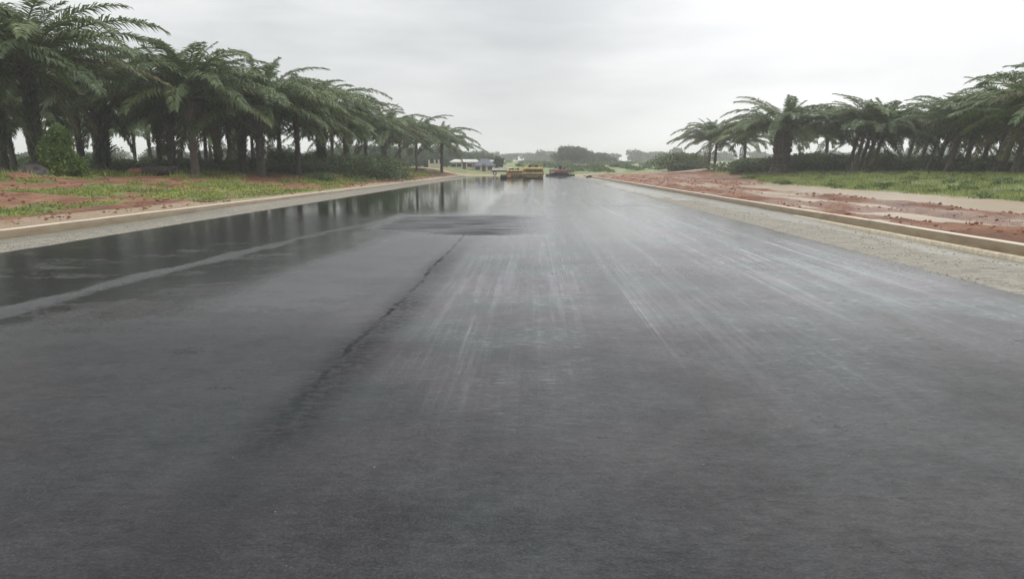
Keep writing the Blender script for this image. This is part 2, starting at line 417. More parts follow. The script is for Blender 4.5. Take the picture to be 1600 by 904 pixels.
M_mud_water = water_material('muddy_puddle_water', (.41, .31, .20))
M_rain_water = water_material('rain_puddle_water', (.25, .23, .19))

# ------------------------------------------------------------------ ground
def axis(parts):
    a = []
    for x0, x1, st in parts: a += list(np.arange(x0, x1 - 1e-6, st))
    return a
def growth(x0, x1, st, g):
    a = []; x = x0
    while x < x1: a.append(x); x += st; st *= g
    a.append(x1); return a
xs = [-v for v in growth(32, 1400, .6, 1.085)][::-1] + axis([(-31.7, KL - .3, .3)]) + [KL - .2, KL - .1, KL - .05, KL + .3, -8, -4, 0, 4, KR - .3, KR + .05, KR + .1, KR + .2] \
     + axis([(KR + .35, 30, .25)]) + growth(30.2, 1400, .5, 1.085)
ys = [-60, -30, -10, 0, 5] + growth(9, 1300, .24, 1.0125)
i_ = int(np.argmin(np.abs(np.array(ys) - ROAD_END - .4))); ys[i_] = ROAD_END + .4; ys.insert(i_ + 1, ROAD_END + .7)
X, Y = np.meshgrid(np.array(xs), np.array(ys), indexing='ij')
Z = G(X, np.minimum(Y, 640))
nx, ny = X.shape
idx = np.arange(nx * ny).reshape(nx, ny)
faces = np.stack([idx[:-1, :-1], idx[1:, :-1], idx[1:, 1:], idx[:-1, 1:]], -1).reshape(-1, 4)
me = new_mesh('ground', np.stack([X, Y, Z], -1).reshape(-1, 3), faces, [M_ground], True)
def set_attr(me, name, arr):
    a = me.attributes.new(name, 'FLOAT', 'POINT'); a.data.foreach_set('value', np.asarray(arr, np.float32).ravel())
gr = green(X, Y)
u = KL - X
sand = np.where(X < -2, smooth(2.1, .6, u + 1.2 * (fbm(X, Y * .4, 61) - .5)) * .95, smooth(.35, .1, X - KR) * .6)
sand = np.maximum(sand, smooth(ROAD_END, ROAD_END + 2, Y) * smooth(158, 148, Y) * (np.abs(X) < 70) * .9)
sand = np.maximum(sand, .55 * smooth(.5, .62, fbm(X * .4, Y * .1, 33)) * (X > 0) * smooth(90, 60, Y))
wetn = np.where(X > 0, smooth(.50, .62, fbm(X * .7, Y * .2, 44) + .12 * smooth(.30, .16, Z)), .15 * smooth(.5, .7, fbm(X * .7, Y * .3, 45)))
set_attr(me, 'green', gr); set_attr(me, 'sand', sand); set_attr(me, 'wetness', wetn)
structure('ground', me)

# muddy water standing on the right verge
def sheet(name, x0, x1, y0, y1, z, m, nx=2, ny=2):
    vs = [(x, y, z) for x in np.linspace(x0, x1, nx) for y in np.linspace(y0, y1, ny)]
    fs = np.array([(i * ny + j, (i + 1) * ny + j, (i + 1) * ny + j + 1, i * ny + j + 1) for i in range(nx - 1) for j in range(ny - 1)])
    return new_mesh(name, vs, fs, [m])
structure('puddle_water', sheet('puddle_water', KR + .25, 24, 12, 66, .178, M_mud_water))

# ------------------------------------------------------------------ road
ry = growth(1.2, ROAD_END, .05, 1.008)
rx = np.linspace(0, 1, 400)
RX, RY = np.meshgrid(rx, np.array(ry), indexing='ij')
LE = -10.06 + .10 * (fbm(RY * .6, RY * 0, 12) - .5); RE = 6.2 + .06 * (fbm(RY * .8, RY * 0, 13) - .5)
XX = LE + (RE - LE) * RX
ZZ = .03 + .004 * (fbm(XX * .8, RY * .3, 14) - .5)
joint = -1.60 + .12 * (fbm(RY * .5, RY * 0, 15, 3) - .5) + .25 * (fbm(RY * .12, RY * 0, 16) - .5)
ridge_x = -5.95 + .5 * smooth(8, 16, RY) + .9 * smooth(15, 24, RY) + .25 * (fbm(RY * .25, RY * 0, 18) - .5)
rd = XX - ridge_x
rd = rd + .30 * (fbm(XX * 2.2, RY * 1.1, 39, 4) - .5)
ridge = np.exp(-(rd / (.03 + .16 * fbm(RY * .5, XX * 0, 19))) ** 2) * smooth(27, 23, RY)
ZZ = ZZ + .006 * ridge
# water film: deep on the left lane, ragged pools right of the ridge, thin sheen far away
wet = .95 * smooth(.05, -.25, rd)
pool_w = .75 + 1.3 * smooth(7.5, 13, RY) * smooth(19, 14.5, RY)
wet = np.maximum(wet, .92 * smooth(.12, .3, rd) * smooth(pool_w + .35, pool_w - .25, rd + .9 * (fbm(XX * .9, RY * .35, 25) - .5)) * smooth(6.3, 7.5, RY) * smooth(24, 19, RY))
wet = np.maximum(wet, .50 * smooth(-1.6, -2.4, XX) * smooth(5, 9, RY) + .22 * smooth(.47, .6, fbm(XX * .5, RY * .2, 26)) * smooth(-1.4, -2.2, XX))
wet = np.maximum(wet, .86 * smooth(22, 26, RY) * smooth(-.8, -2.2, XX))
wet = np.maximum(wet, .70 * smooth(22, 50, RY) * smooth(3.5, -1.5, XX))
wet = np.maximum(wet, .50 * smooth(12, 34, RY))
wet = wet * (1 - .95 * ridge) + .06
jfade = smooth(4.2, 6.0, RY) * smooth(18.2, 17.2, RY)
torn = smooth(2.0, 3.6, RY) * smooth(17.5, 11, RY) * (.55 + .45 * smooth(.3, .6, fbm(RY * .8, RY * 0, 43)))
# patch laid across the left lane before the far, wetter surface
pe = 17.6 + 1.6 * smooth(-1.6, -4.4, XX) + .5 * (fbm(XX * 1.4, RY * 0, 35) - .5)
cut = 1.35 * smooth(-.12, .05, RY - pe) * smooth(25.5, 24.0, RY + .8 * (fbm(XX, RY, 37) - .5)) * smooth(-4.8, -3.9, XX) * smooth(1.0, -1.3, XX) * (.5 + .4 * fbm(XX * 1.2, RY * .9, 36))
xline = np.exp(-((RY - 30.6 - .1 * XX) / .45) ** 2) * smooth(0, 1.2, XX) * .5
cut = np.maximum(cut, xline)
cut = np.maximum(cut, .45 * np.exp(-((XX + .35 - (RY - 30) * .004) / .22) ** 2) * smooth(28, 36, RY))
wet = wet * (1 - smooth(.1, .5, cut) * .8)
sheen_tracks = smooth(-1.9, .2, XX) * smooth(6.1, 5.5, XX) * smooth(3, 9, RY)  # right lanes where track scratches and painted sky sheen appear
sheen_tracks = sheen_tracks * (.4 + .6 * smooth(.35, .6, fbm(XX * .9, RY * .05, 38)))
track_sheen_line = 0 * XX  # single roller scratches with the sky's glint painted along them
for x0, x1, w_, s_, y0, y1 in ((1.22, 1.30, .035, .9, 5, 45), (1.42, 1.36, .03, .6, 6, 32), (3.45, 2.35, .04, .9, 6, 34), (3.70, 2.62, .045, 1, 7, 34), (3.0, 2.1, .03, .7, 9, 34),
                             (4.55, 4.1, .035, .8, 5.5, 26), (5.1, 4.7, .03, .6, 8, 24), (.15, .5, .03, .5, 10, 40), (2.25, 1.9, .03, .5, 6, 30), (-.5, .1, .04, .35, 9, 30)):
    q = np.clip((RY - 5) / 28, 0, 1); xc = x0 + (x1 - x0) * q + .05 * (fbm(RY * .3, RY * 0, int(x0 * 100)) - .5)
    track_sheen_line = np.maximum(track_sheen_line, s_ * np.exp(-((XX - xc) / (w_ * 3.2 * (.7 + RY / 40))) ** 2) * smooth(y0, y0 + 4, RY) * smooth(y1, y1 * .75, RY))
bverts = np.stack([XX, RY, ZZ], -1).reshape(-1, 3)
nx, ny = XX.shape; idx = np.arange(nx * ny).reshape(nx, ny)
fc = [np.stack([idx[:-1, :-1], idx[1:, :-1], idx[1:, 1:], idx[:-1, 1:]], -1).reshape(-1, 4)]
# skirts give the asphalt mat its thickness
sk_v = []; base = nx * ny
for row in (idx[0], idx[-1]):
    k0 = base + len(sk_v)
    for vi in row: v = bverts[vi]; sk_v.append((v[0] + (-.05 if row is idx[0] else .05), v[1], -.07))
    fc.append(np.array([(row[j], k0 + j, k0 + j + 1, row[j + 1]) for j in range(ny - 1)]))
k0 = base + len(sk_v)
for i in range(nx): v = bverts[idx[i, -1]]; sk_v.append((v[0], v[1] + .05, -.07))
fc.append(np.array([(idx[i, -1], k0 + i, k0 + i + 1, idx[i + 1, -1]) for i in range(nx - 1)]))
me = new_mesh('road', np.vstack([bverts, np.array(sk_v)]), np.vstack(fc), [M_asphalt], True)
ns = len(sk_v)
for nme, arr in (('wet', wet), ('dark', cut), ('sheen_tracks', sheen_tracks), ('far', smooth(20, 32, RY)), ('dull', smooth(1.6, 2.6, rd) * smooth(19, 16, RY) * smooth(6, 9, RY) * smooth(-.5, -1.6, XX)), ('mid', smooth(5, 20, RY)), ('track_sheen_line', track_sheen_line), ('joint_distance', XX - joint), ('joint_fade', jfade), ('torn', torn)):
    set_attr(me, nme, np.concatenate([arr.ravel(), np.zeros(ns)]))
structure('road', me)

# gravel shoulders
def shoulder(x0, x1, side):
    gx = np.linspace(0, 1, 26); gy = np.array(growth(8, ROAD_END + 1, .10, 1.006))
    A, B = np.meshgrid(gx, gy, indexing='ij')
    XX = x0 + (x1 - x0) * A
    Zs = .0 + .035 * (fbm(XX * 2.2, B * 1.1, 77 + side) - .45)
    edge = (1 - A) if side < 0 else A           # 1 at the kerb
    if side > 0:
        Zs = Zs + .06 * smooth(.7, 1, edge) * smooth(19, 27, B) - .045 * smooth(.72, .92, edge) * smooth(26, 18, B)
        damp = smooth(.45, .9, edge) * .9 + .35 * smooth(.3, .5, edge) * smooth(.5, .6, fbm(XX, B * .3, 81))
        Zs = Zs - .03 * np.exp(-((B - 58) / 18) ** 2) * np.exp(-((A - .55) / .35) ** 2)
    else:
        Zs = Zs + .05 * smooth(.55, .9, edge) * smooth(22, 30, B)
        damp = smooth(.55, .75, edge) * smooth(32, 22, B) * .9 + .2
    nx, ny = XX.shape; idx = np.arange(nx * ny).reshape(nx, ny)
    f = np.stack([idx[:-1, :-1], idx[1:, :-1], idx[1:, 1:], idx[:-1, 1:]], -1).reshape(-1, 4)
    me = new_mesh('gravel_shoulder', np.stack([XX, B, Zs], -1).reshape(-1, 3), f, [M_gravel], True)
    set_attr(me, 'damp', damp); structure('gravel_shoulder', me)
shoulder(KL - .01, -9.9, -1)
shoulder(6.1, KR + .01, 1)
structure('rain_water', sheet('rain_water', 6.35, KR - .3, 36, 92, -.006, M_rain_water))

def kerb(x0, x1, h, y0, y1, m, name, wob=.012, z0=-.1, seed=0):
    gy = np.array(growth(y0, y1, .5, 1.01)); n = len(gy)
    w = wob * (fbm(gy * .5, gy * 0, 101 + seed) - .5) * 2; hz = h + wob * (fbm(gy * .35, gy * 0, 111 + seed) - .5) * 2
    b = .018
    prof = lambda i: [(x0, z0), (x0, hz[i] - b), (x0 + b, hz[i]), (x1 - b, hz[i]), (x1, hz[i] - b), (x1, z0)]
    vs = []
    for i in range(n):
        for (a, c) in prof(i): vs.append((a + w[i], gy[i], c))
    fs = [(i * 6 + j, (i + 1) * 6 + j, (i + 1) * 6 + j + 1, i * 6 + j + 1) for i in range(n - 1) for j in range(5)]
    me = new_mesh(name, vs, np.array(fs), [m]); return structure(name, me)
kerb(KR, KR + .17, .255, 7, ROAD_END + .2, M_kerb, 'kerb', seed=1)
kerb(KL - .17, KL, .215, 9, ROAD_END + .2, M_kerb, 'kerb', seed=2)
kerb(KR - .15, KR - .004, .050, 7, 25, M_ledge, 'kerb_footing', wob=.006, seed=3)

# ------------------------------------------------------------------ scatter meshes
def quads_mesh(name, c, a, b, m, tri=False):
    """one leaf per row: centre c, half axes a and b"""
    n = len(c)
    if tri: v = np.stack([c - b * .5, c + b * .5, c + a], 1); f = np.arange(n * 3).reshape(n, 3)
    else: v = np.stack([c - a, c + b, c + a, c - b], 1); f = np.arange(n * 4).reshape(n, 4)
    return new_mesh(name, v.reshape(-1, 3), f, [m])

def unit(v): return v / (np.linalg.norm(v, axis=-1, keepdims=True) + 1e-9)

def crown_leaves(blobs, n, size, rng, up=.3, flat=1.0):
    """leaves spread through the outer volume of a set of ellipsoid clumps"""
    blobs = np.asarray(blobs, float)         # x y z rx ry rz
    wt = (blobs[:, 3] * blobs[:, 5]) ** 1.0; wt /= wt.sum()
    bi = rng.choice(len(blobs), n, p=wt)
    d = unit(rng.normal(size=(n, 3)))
    r = (.55 + .5 * rng.random(n) ** .7)[:, None] * (1 + .18 * np.sin(d[:, :1] * 9 + bi[:, None]) + .12 * rng.normal(size=(n, 1)))
    c = blobs[bi, :3] + d * r * blobs[bi, 3:6]
    a = unit(rng.normal(size=(n, 3)) + d * .6 + np.array([0, 0, -.4])); nb = unit(np.cross(a, unit(rng.normal(size=(n, 3)) + np.array([0, 0, up]))))
    s = size * (.6 + .8 * rng.random((n, 1)))
    return c, a * s, nb * s * .5 * flat

def make_blobs(w, d, h, n, rng, z0=.0, cone=0.0):
    out = []
    for i in range(n):
        t = rng.random(); ang = rng.random() * 6.283; zz = z0 + (h - z0) * (.15 + .7 * t)
        rr = (1 - cone * t) * math.sqrt(max(.05, 1 - (2 * t - .9) ** 2 * .6)) * .62 * math.sqrt(rng.random())
        s = (.24 + .22 * rng.random()) * (1 - .5 * cone * t)
        out.append((math.cos(ang) * rr * w / 2, math.sin(ang) * rr * d / 2, zz, w * s * .8, d * s * .8, (h - z0) * s * .62))
    return out

def bush(px, y, w, h, label, m=M_bush, n=5000, size=.10, seed=1, cone=0.0, d=None, name='bush', group=None, dz=0.0, nb=16, x=None):
    rng = np.random.default_rng(seed); d = d or w
    X0 = px_x(px, y) if x is None else x; z = float(G(X0, y)) - .05 + dz
    root = thing(name, label, 'bush', (X0, y, z), group=group)
    bl = make_blobs(w, d, h, nb, rng, cone=cone)
    c, a, b = crown_leaves(bl, n, size, rng); keep = c[:, 2] > .02
    link('foliage', quads_mesh('foliage', c[keep], a[keep], b[keep], m), root)
    s = MB()
    for i in range(5):
        e = bl[i % len(bl)]; s.cyl((rng.normal() * .05, rng.normal() * .05, 0), (e[0] * .6, e[1] * .6, max(.15, e[2] * .9)), .035 * h / 2, .012 * h / 2, 5)
    s.build('stem', M_bark, root); return root

# ------------------------------------------------------------------ palms
def frond_mesh(name, e0, bend, length, seed, leaf_m, n_leaf=70, droop=.7, twist=0.0):
    rng = np.random.default_rng(seed)
    K = 14; t = np.linspace(0, 1, K + 1)
    el = rad(e0) - rad(bend) * 1.08 * t ** 1.2
    ds = length / K
    P = np.zeros((K + 1, 3)); P[1:, 0] = np.cumsum(np.cos(el[:-1])) * ds; P[1:, 2] = np.cumsum(np.sin(el[:-1])) * ds
    P[:, 1] = twist * (t ** 2) * length
    def at(s):
        return np.stack([np.interp(s, t, P[:, i]) for i in range(3)], -1)
    V = []; Fs = []; mi = []
    r = (.085 * (1 - t) ** .8 + .012)
    for i in range(K + 1):
        T = np.array([math.cos(el[i]), 0, math.sin(el[i])]); U = np.array([-T[2], 0, T[0]])
        for a in (90, 210, 330):
            V.append(P[i] + (U * math.sin(rad(a)) * .7 + np.array([0, 1, 0]) * math.cos(rad(a))) * r[i])
    for i in range(K):
        for j in range(3): Fs.append((i * 3 + j, i * 3 + (j + 1) % 3, (i + 1) * 3 + (j + 1) % 3, (i + 1) * 3 + j)); mi.append(1)
    for side in (-1, 1):
        for i in range(n_leaf):
            s = .10 + .90 * (i + rng.random() * .9) / n_leaf
            s = min(s, .998)
            o = at(s); e = np.interp(s, t, el)
            T = np.array([math.cos(e), 0, math.sin(e)]); U = np.array([-T[2], 0, T[0]]); S = np.array([0, side, 0.])
            ll = length * .158 * (min(1, .35 + (s - .1) * 3.2)) * (1 - .62 * max(0, s - .55) / .45) * (.75 + .45 * rng.random())
            pl = rng.choice([-.1, .12, .4]) + rng.normal() * .10
            d1 = S * 1.0 + T * (.45 + .5 * s + rng.normal() * .1) + U * pl; d1 /= np.linalg.norm(d1)
            d2 = d1 * (1 - droop * .6) + np.array([0, 0, -1]) * droop * (.7 + .6 * rng.random()); d2 /= np.linalg.norm(d2)
            wv = np.cross(d1, U); wv = wv / (np.linalg.norm(wv) + 1e-9) * .041 * (.8 + .5 * rng.random())
            wv = wv + U * rng.normal() * .02
            a = o + d1 * ll * .48; b = a + d2 * ll * .52
            k = len(V); V += [o - wv * .6, o + wv * .6, a + wv, a - wv, b]
            Fs += [(k, k + 1, k + 2, k + 3), (k + 3, k + 2, k + 4)]; mi += [0, 0]
    return new_mesh(name, V, Fs, [leaf_m, M_rachis], mat_idx=mi)

AGES = [(82, 50), (65, 76), (50, 84), (39, 76), (29, 68), (20, 58), (9, 50), (-3, 40)]
FRONDS = [[frond_mesh('frond', e, b + 8 * s, 8.0, 100 + i * 10 + s, M_frond, n_leaf=104, droop=.40 + .05 * i, twist=(-.05, .06)[s]) for s in (0, 1)] for i, (e, b) in enumerate(AGES)]
FRONDS_Y = [frond_mesh('frond', e, b, 8.0, 400 + i, M_frond_old, n_leaf=84, droop=.5) for i, (e, b) in enumerate(AGES[3:])]
OLD = [frond_mesh('frond', -20, 52, 7.0, 301, M_frond_old, droop=.9), frond_mesh('frond', -42, 36, 6.0, 302, M_frond_old, droop=.95)]

def trunk_mesh(seed, m, shaggy=0.0, stub=1.0):
    """unit trunk: height 1, radius 1 at breast height; rings, flare and the stubs of cut fronds"""
    rng = np.random.default_rng(seed); V = []; Fs = []
    n = 12; K = 26
    for i in range(K + 1):
        t = i / K
        r = 1.0 + .45 * math.exp(-t * 9) + .20 * smooth(.78, .95, t) + .07 * math.sin(i * 2.9) + .05 * rng.normal()
        if i == K: r *= .7
        for j in range(n):
            a = 2 * math.pi * j / n
            rr = r * (1 + .07 * rng.normal())
            V.append((math.cos(a) * rr, math.sin(a) * rr, t))
    for i in range(K):
        for j in range(n): Fs.append((i * n + j, i * n + (j + 1) % n, (i + 1) * n + (j + 1) % n, (i + 1) * n + j))
    Fs.append(tuple(K * n + j for j in range(n)))
    ns = 120
    for q in range(ns):                       # stubs
        t = .30 + .70 * (q / ns) if rng.random() < .75 else rng.random() * .4
        a = q * 2.39996; r = 1.0 + .28 * float(smooth(.72, .95, t)) + .4 * math.exp(-t * 9)
        L_ = (.25 + .45 * t + shaggy * rng.random()) * (.6 + .8 * rng.random()) * stub; w = .20 * (.4 + .6 * stub)
        c, s = math.cos(a), math.sin(a); o = np.array([c * r * .9, s * r * .9, t]); side = np.array([-s, c, 0]) * w
        tip = np.array([c * (r + L_), s * (r + L_), t + .035 + .02 * rng.random()])
        k = len(V); V += [o - side, o + side, o + np.array([0, 0, -.030]), tip + side * .5, tip - side * .5, tip + np.array([0, 0, -.012])]
        Fs += [(k, k + 1, k + 3, k + 4), (k + 1, k + 2, k + 5, k + 3), (k + 2, k, k + 4, k + 5), (k + 3, k + 5, k + 4)]
    return new_mesh('trunk', V, Fs, [m])
TRUNKS = [trunk_mesh(1, M_trunk), trunk_mesh(2, M_trunk, .5), trunk_mesh(3, M_trunk_pale), trunk_mesh(4, M_trunk, 1.0), trunk_mesh(6, M_trunk, .2, .35)]
# ferns and climbers on the old trunks
def fern_mesh(seed):
    rng = np.random.default_rng(seed); n = 900
    a = rng.random(n) * 6.283; z = rng.random(n) ** .8; r = 1.0 + .35 * rng.random(n)
    r = 1.0 + .2 * (r - 1.0) / .35; c = np.stack([np.cos(a) * r, np.sin(a) * r, z], 1)
    ax = np.stack([np.cos(a) * .3, np.sin(a) * .3, np.full(n, -.035)], 1) * (.6 + rng.random((n, 1)))
    bx = np.stack([-np.sin(a) * .2, np.cos(a) * .2, rng.normal(size=n) * .01], 1)
    return quads_mesh('epiphyte_fern', c, ax, bx, M_bush_dark)
FERN = fern_mesh(5)

PALM_GROUP = {'L': 'oil palms of the plantation left of the road', 'R': 'oil palms of the plantation right of the road'}
def palm(side, px, y, H, label, r=.30, lean=(0, 0), nf=34, variant=0, fern=False, scale=1.0, seed=None, low=6, old=1, x=None, flat=.86):
    seed = seed if seed is not None else int(px * 7 + y * 13) % 9973
    rng = random.Random(seed)
    X0 = px_x(px, y) if x is None else x
    z = float(G(X0, y)) - .08
    root = thing('oil_palm', label, 'palm tree', (X0, y, z), (rad(lean[1]), rad(lean[0]), 0), PALM_GROUP[side])
    H = H - .35; th = H * .65; r = r * .72; nf = int(nf * 1.05)
    link('trunk', TRUNKS[variant], root, (0, 0, 0), (0, 0, rng.random() * 6), (r, r, th))
    if fern: link('epiphyte_fern', FERN, root, (0, 0, .1), (0, 0, rng.random() * 6), (r, r, th * .8))
    ks = (H - th) / 3.2 * .5 + .5
    a0 = rng.random() * 6.283
    for i in range(nf):
        age = (i + rng.random() * .8) / nf
        b = min(low, int(age ** .85 * (low + 1)))
        me = FRONDS[b][rng.randrange(2)] if not (b > 2 and rng.random() < .06) else FRONDS_Y[min(b, 7) - 3]
        s = ks * scale * (.86 + .22 * rng.random()) * (.56, .84, 1, 1, 1, 1, 1, 1)[b]
        az = a0 + i * 2.39996 + rng.uniform(-.2, .2)
        zz = th * .985 - (age * .075) * th
        link('frond', me, root, (math.cos(az) * r * .7, math.sin(az) * r * .7, zz), (rng.uniform(-.12, .12), rng.uniform(-.1, .1), az), (s, s * rng.uniform(.85, 1.1), s * flat))
    for q in range(old):
        az = rng.random() * 6.283
        link('frond', OLD[q % 2], root, (math.cos(az) * r * .7, math.sin(az) * r * .7, th * .88), (0, 0, az), (scale * .85,) * 3, label='yellowing old frond hanging below the crown')
    return root

P_ = palm
# left plantation, front rows
P_('L', -75, 44, 10.8, 'oil palm cut off by the left edge of the photo, only its fronds reaching in', r=.38, nf=30)
P_('L', 62, 47, 11.9, 'tallest oil palm at the far left, dark trunk rising behind the climber-covered bush', r=.45, variant=1, fern=True, nf=42, old=3, lean=(-2, 0))
P_('L', 163, 62, 11.2, 'oil palm with very thick fern-shaggy trunk right of the climber-covered bush', r=.62, variant=3, fern=True, nf=40, old=2)
P_('L', 305, 55, 10.0, 'frontmost oil palm with pale brown flared trunk beside the dark fallen log', r=.36, variant=2, nf=44, old=2, lean=(-1.5, 0))
P_('L', 6, 58, 10, 'oil palm with broad dark trunk at the extreme left edge', r=.42, variant=1, nf=28, fern=True)
P_('L', 24, 66, 10, 'oil palm with leaning trunk just right of the one at the left edge', r=.28, nf=26, lean=(-5, 0))
P_('L', 52, 90, 9.5, 'slim far oil palm seen between the left edge trunks and the climber-covered bush', r=.26, nf=24, lean=(-5, 0))
P_('L', 130, 66, 10.3, 'oil palm with straight dark trunk immediately right of the climber-covered bush', r=.38, nf=34, lean=(-3, 0))
P_('L', 237, 92, 10, 'slender back row oil palm standing left of the log, behind open grass', r=.27, nf=26, lean=(-2, 0))
P_('L', 252, 74, 10, 'oil palm with medium dark trunk above the left end of the fallen log', r=.31, nf=30, lean=(-2, 0))
P_('L', 270, 61, 10.3, 'oil palm with thick dark trunk just left of the pale-trunked frontmost one', r=.38, variant=1, nf=34, old=2)
P_('L', 323, 86, 9.8, 'slim back row oil palm just right of the pale-trunked frontmost one', r=.25, nf=24)
P_('L', 341, 71, 10, 'oil palm with fern-covered trunk, second front trunk right of the pale one', r=.38, variant=3, nf=30, fern=True)
P_('L', 360, 80, 9.8, 'thin oil palm in the gap between two fern-covered trunks mid plantation', r=.26, nf=26)
P_('L', 380, 65, 9.9, 'oil palm with shaggy fern trunk left of the trunk nearest the soil edge', r=.38, variant=3, nf=32, fern=True)
P_('L', 396, 88, 9.6, 'thin back row oil palm directly left of the stout mid plantation trunk', r=.24, nf=24)
P_('L', 408, 60, 9.5, 'stout dark oil palm at the centre of the left plantation front', r=.40, variant=1, nf=42, old=2)
P_('L', 438, 82, 9.9, 'oil palm with slim trunk narrowing upward, against the bright sky gap', r=.28, nf=28)
P_('L', 466, 69, 9.6, 'oil palm with straight bare trunk between two bright sky gaps', r=.31, nf=38)
P_('L', 503, 80, 10.5, 'oil palm with massive black trunk left of the round green bush', r=.52, variant=3, nf=38, fern=True)
P_('L', 540, 84, 9.2, 'oil palm with thin pale trunk just left of the round green bush', r=.22, variant=2, nf=36)
P_('L', 572, 104, 9.2, 'oil palm whose trunk is hidden behind the round green bush', r=.27, nf=28)
P_('L', 601, 100, 9.1, 'oil palm with thick dark trunk just right of the round green bush', r=.42, variant=1, nf=34)
P_('L', 625, 128, 9.0, 'smaller oil palm behind, between the last three roadside palms', r=.26, nf=26)
P_('L', 651, 113, 9.0, 'second last oil palm of the left row, upright young fronds above thin trunk', r=.24, variant=2, nf=34, low=7)
P_('L', 690, 124, 8.6, 'last isolated oil palm of the left row, in front of the low houses', r=.28, nf=34, low=6, lean=(1, 0))
for px, y, lb in [(150, 108, 'back row oil palm glimpsed behind the thick fern-shaggy trunk'), (212, 104, 'back row oil palm left of the slender one behind the open grass'),
                  (330, 110, 'back row oil palm half hidden behind the fern-covered trunks'), (372, 112, 'farthest back row oil palm behind the thin one mid plantation'),
                  (520, 112, 'back row oil palm behind the gap right of the massive black trunk')]:
    P_('L', px, y, 10.2, lb, r=.28, nf=24)
# right plantation
P_('R', 1107, 126, 8.8, 'left palm of the slim pair standing nearest the road on the right', r=.24, nf=26, low=6, lean=(2, 0))
P_('R', 1116, 128, 8.9, 'right palm of the slim pair standing nearest the road on the right', r=.27, nf=24, low=5, lean=(3, 0))
P_('R', 1163, 122, 8.2, 'short oil palm half hidden between the slim pair and the thick-trunked palm', r=.25, nf=26)
P_('R', 1218, 92, 9.3, 'big oil palm with a very thick flared grey trunk right of the road', r=1.38, variant=4, nf=56, scale=1.08, lean=(4, 0), old=0, low=6)
P_('R', 1290, 110, 8.6, 'oil palm behind the right bushes, crown filling the space beside the thick-trunked one', r=.28, nf=28, low=6)
for q, (px, y, h, lb) in enumerate([(1323, 86, 8.0, 'leftmost trunk of the tight clump of five leaning oil palms'),
        (1332, 84, 8.2, 'second trunk from the left in the tight clump of five leaning oil palms'),
        (1341, 86, 8.4, 'middle trunk of the tight clump of five leaning oil palms'),
        (1350, 85, 8.3, 'fourth trunk from the left in the tight clump of five leaning oil palms'),
        (1360, 86, 8.2, 'rightmost trunk of the tight clump of five leaning oil palms')]):
    P_('R', px, y, h, lb, r=.24, nf=20, lean=(14, 0), low=5 if q % 2 else 4, variant=q % 2)
for px, y, h, ln, rr, lb in [(1413, 106, 8.6, 13, .24, 'single oil palm standing in the gap right of the leaning clump of five'),
        (1434, 100, 8.5, 14, .25, 'first of four evenly spaced leaning oil palms right of the gap'),
        (1448, 95, 8.4, 15, .26, 'second of four evenly spaced leaning oil palms right of the gap'),
        (1461, 86, 8.3, 15, .28, 'third of four evenly spaced leaning oil palms right of the gap'),
        (1478, 76, 8.1, 15, .30, 'fourth, thickest of the evenly spaced leaning oil palms right of the gap'),
        (1506, 92, 8.7, 10, .34, 'broad-trunked oil palm in the dark thicket near the right edge'),
        (1532, 84, 8.6, 10, .32, 'oil palm deep in the shaded thicket near the right edge'),
        (1552, 72, 8.3, 12, .26, 'slim leaning oil palm left in the pair before the right edge'),
        (1566, 76, 8.5, 12, .26, 'slim leaning oil palm right in the pair before the right edge'),
        (1584, 63, 8.5, 10, .32, 'tall oil palm by the right edge with pale arching midribs'),
        (1597, 70, 8.8, 9, .30, 'oil palm whose trunk touches the right edge of the photo')]:
    P_('R', px, y, h, lb, r=rr, nf=26, lean=(ln, 0), low=5)
P_('R', 1655, 56, 9.0, 'oil palm just outside the right edge whose fronds reach into the photo', r=.34, nf=32, lean=(6, 0))

# ------------------------------------------------------------------ distinct bushes
bush(95, 42, 2.6, 3.0, 'tall conical stump smothered in yellow-green climbers under the left palms', M_bush_yellow, 15000, .085, 11, cone=.68, nb=20, dz=-.05)
bush(575, 74, 3.1, 1.6, 'round bright green bush on the red soil bank left of the road', M_bush_yellow, 8000, .075, 12, nb=22)
bush(540, 77, 1.6, .9, 'small pale green shrub at the foot of the thin pale palm', M_bush, 2500, .08, 13)
bush(1065, 150, 11, 3.4, 'rounded bush mass rising left of the slim palm pair', M_bush, 9000, .26, 14, d=8, nb=30)
bush(1170, 112, 5.0, 1.9, 'green bush between the slim pair and the thick palm trunk', M_bush, 7000, .19, 15, nb=24)
bush(1192, 104, 3.6, 1.9, 'dark low bush touching the left side of the thick palm trunk', M_bush_dark, 4000, .16, 16)
bush(1268, 97, 6.4, 2.5, 'tall dark-based bush just right of the thick palm trunk', M_bush, 9000, .17, 17, nb=26)
bush(1303, 96, 4.4, 2.2, 'bush left of the clump of five leaning trunks', M_bush_dark, 6000, .16, 18, nb=20)
bush(1390, 92, 5.2, 2.4, 'bright green bush right of the clump of five leaning trunks', M_bush, 7000, .16, 19, nb=22)

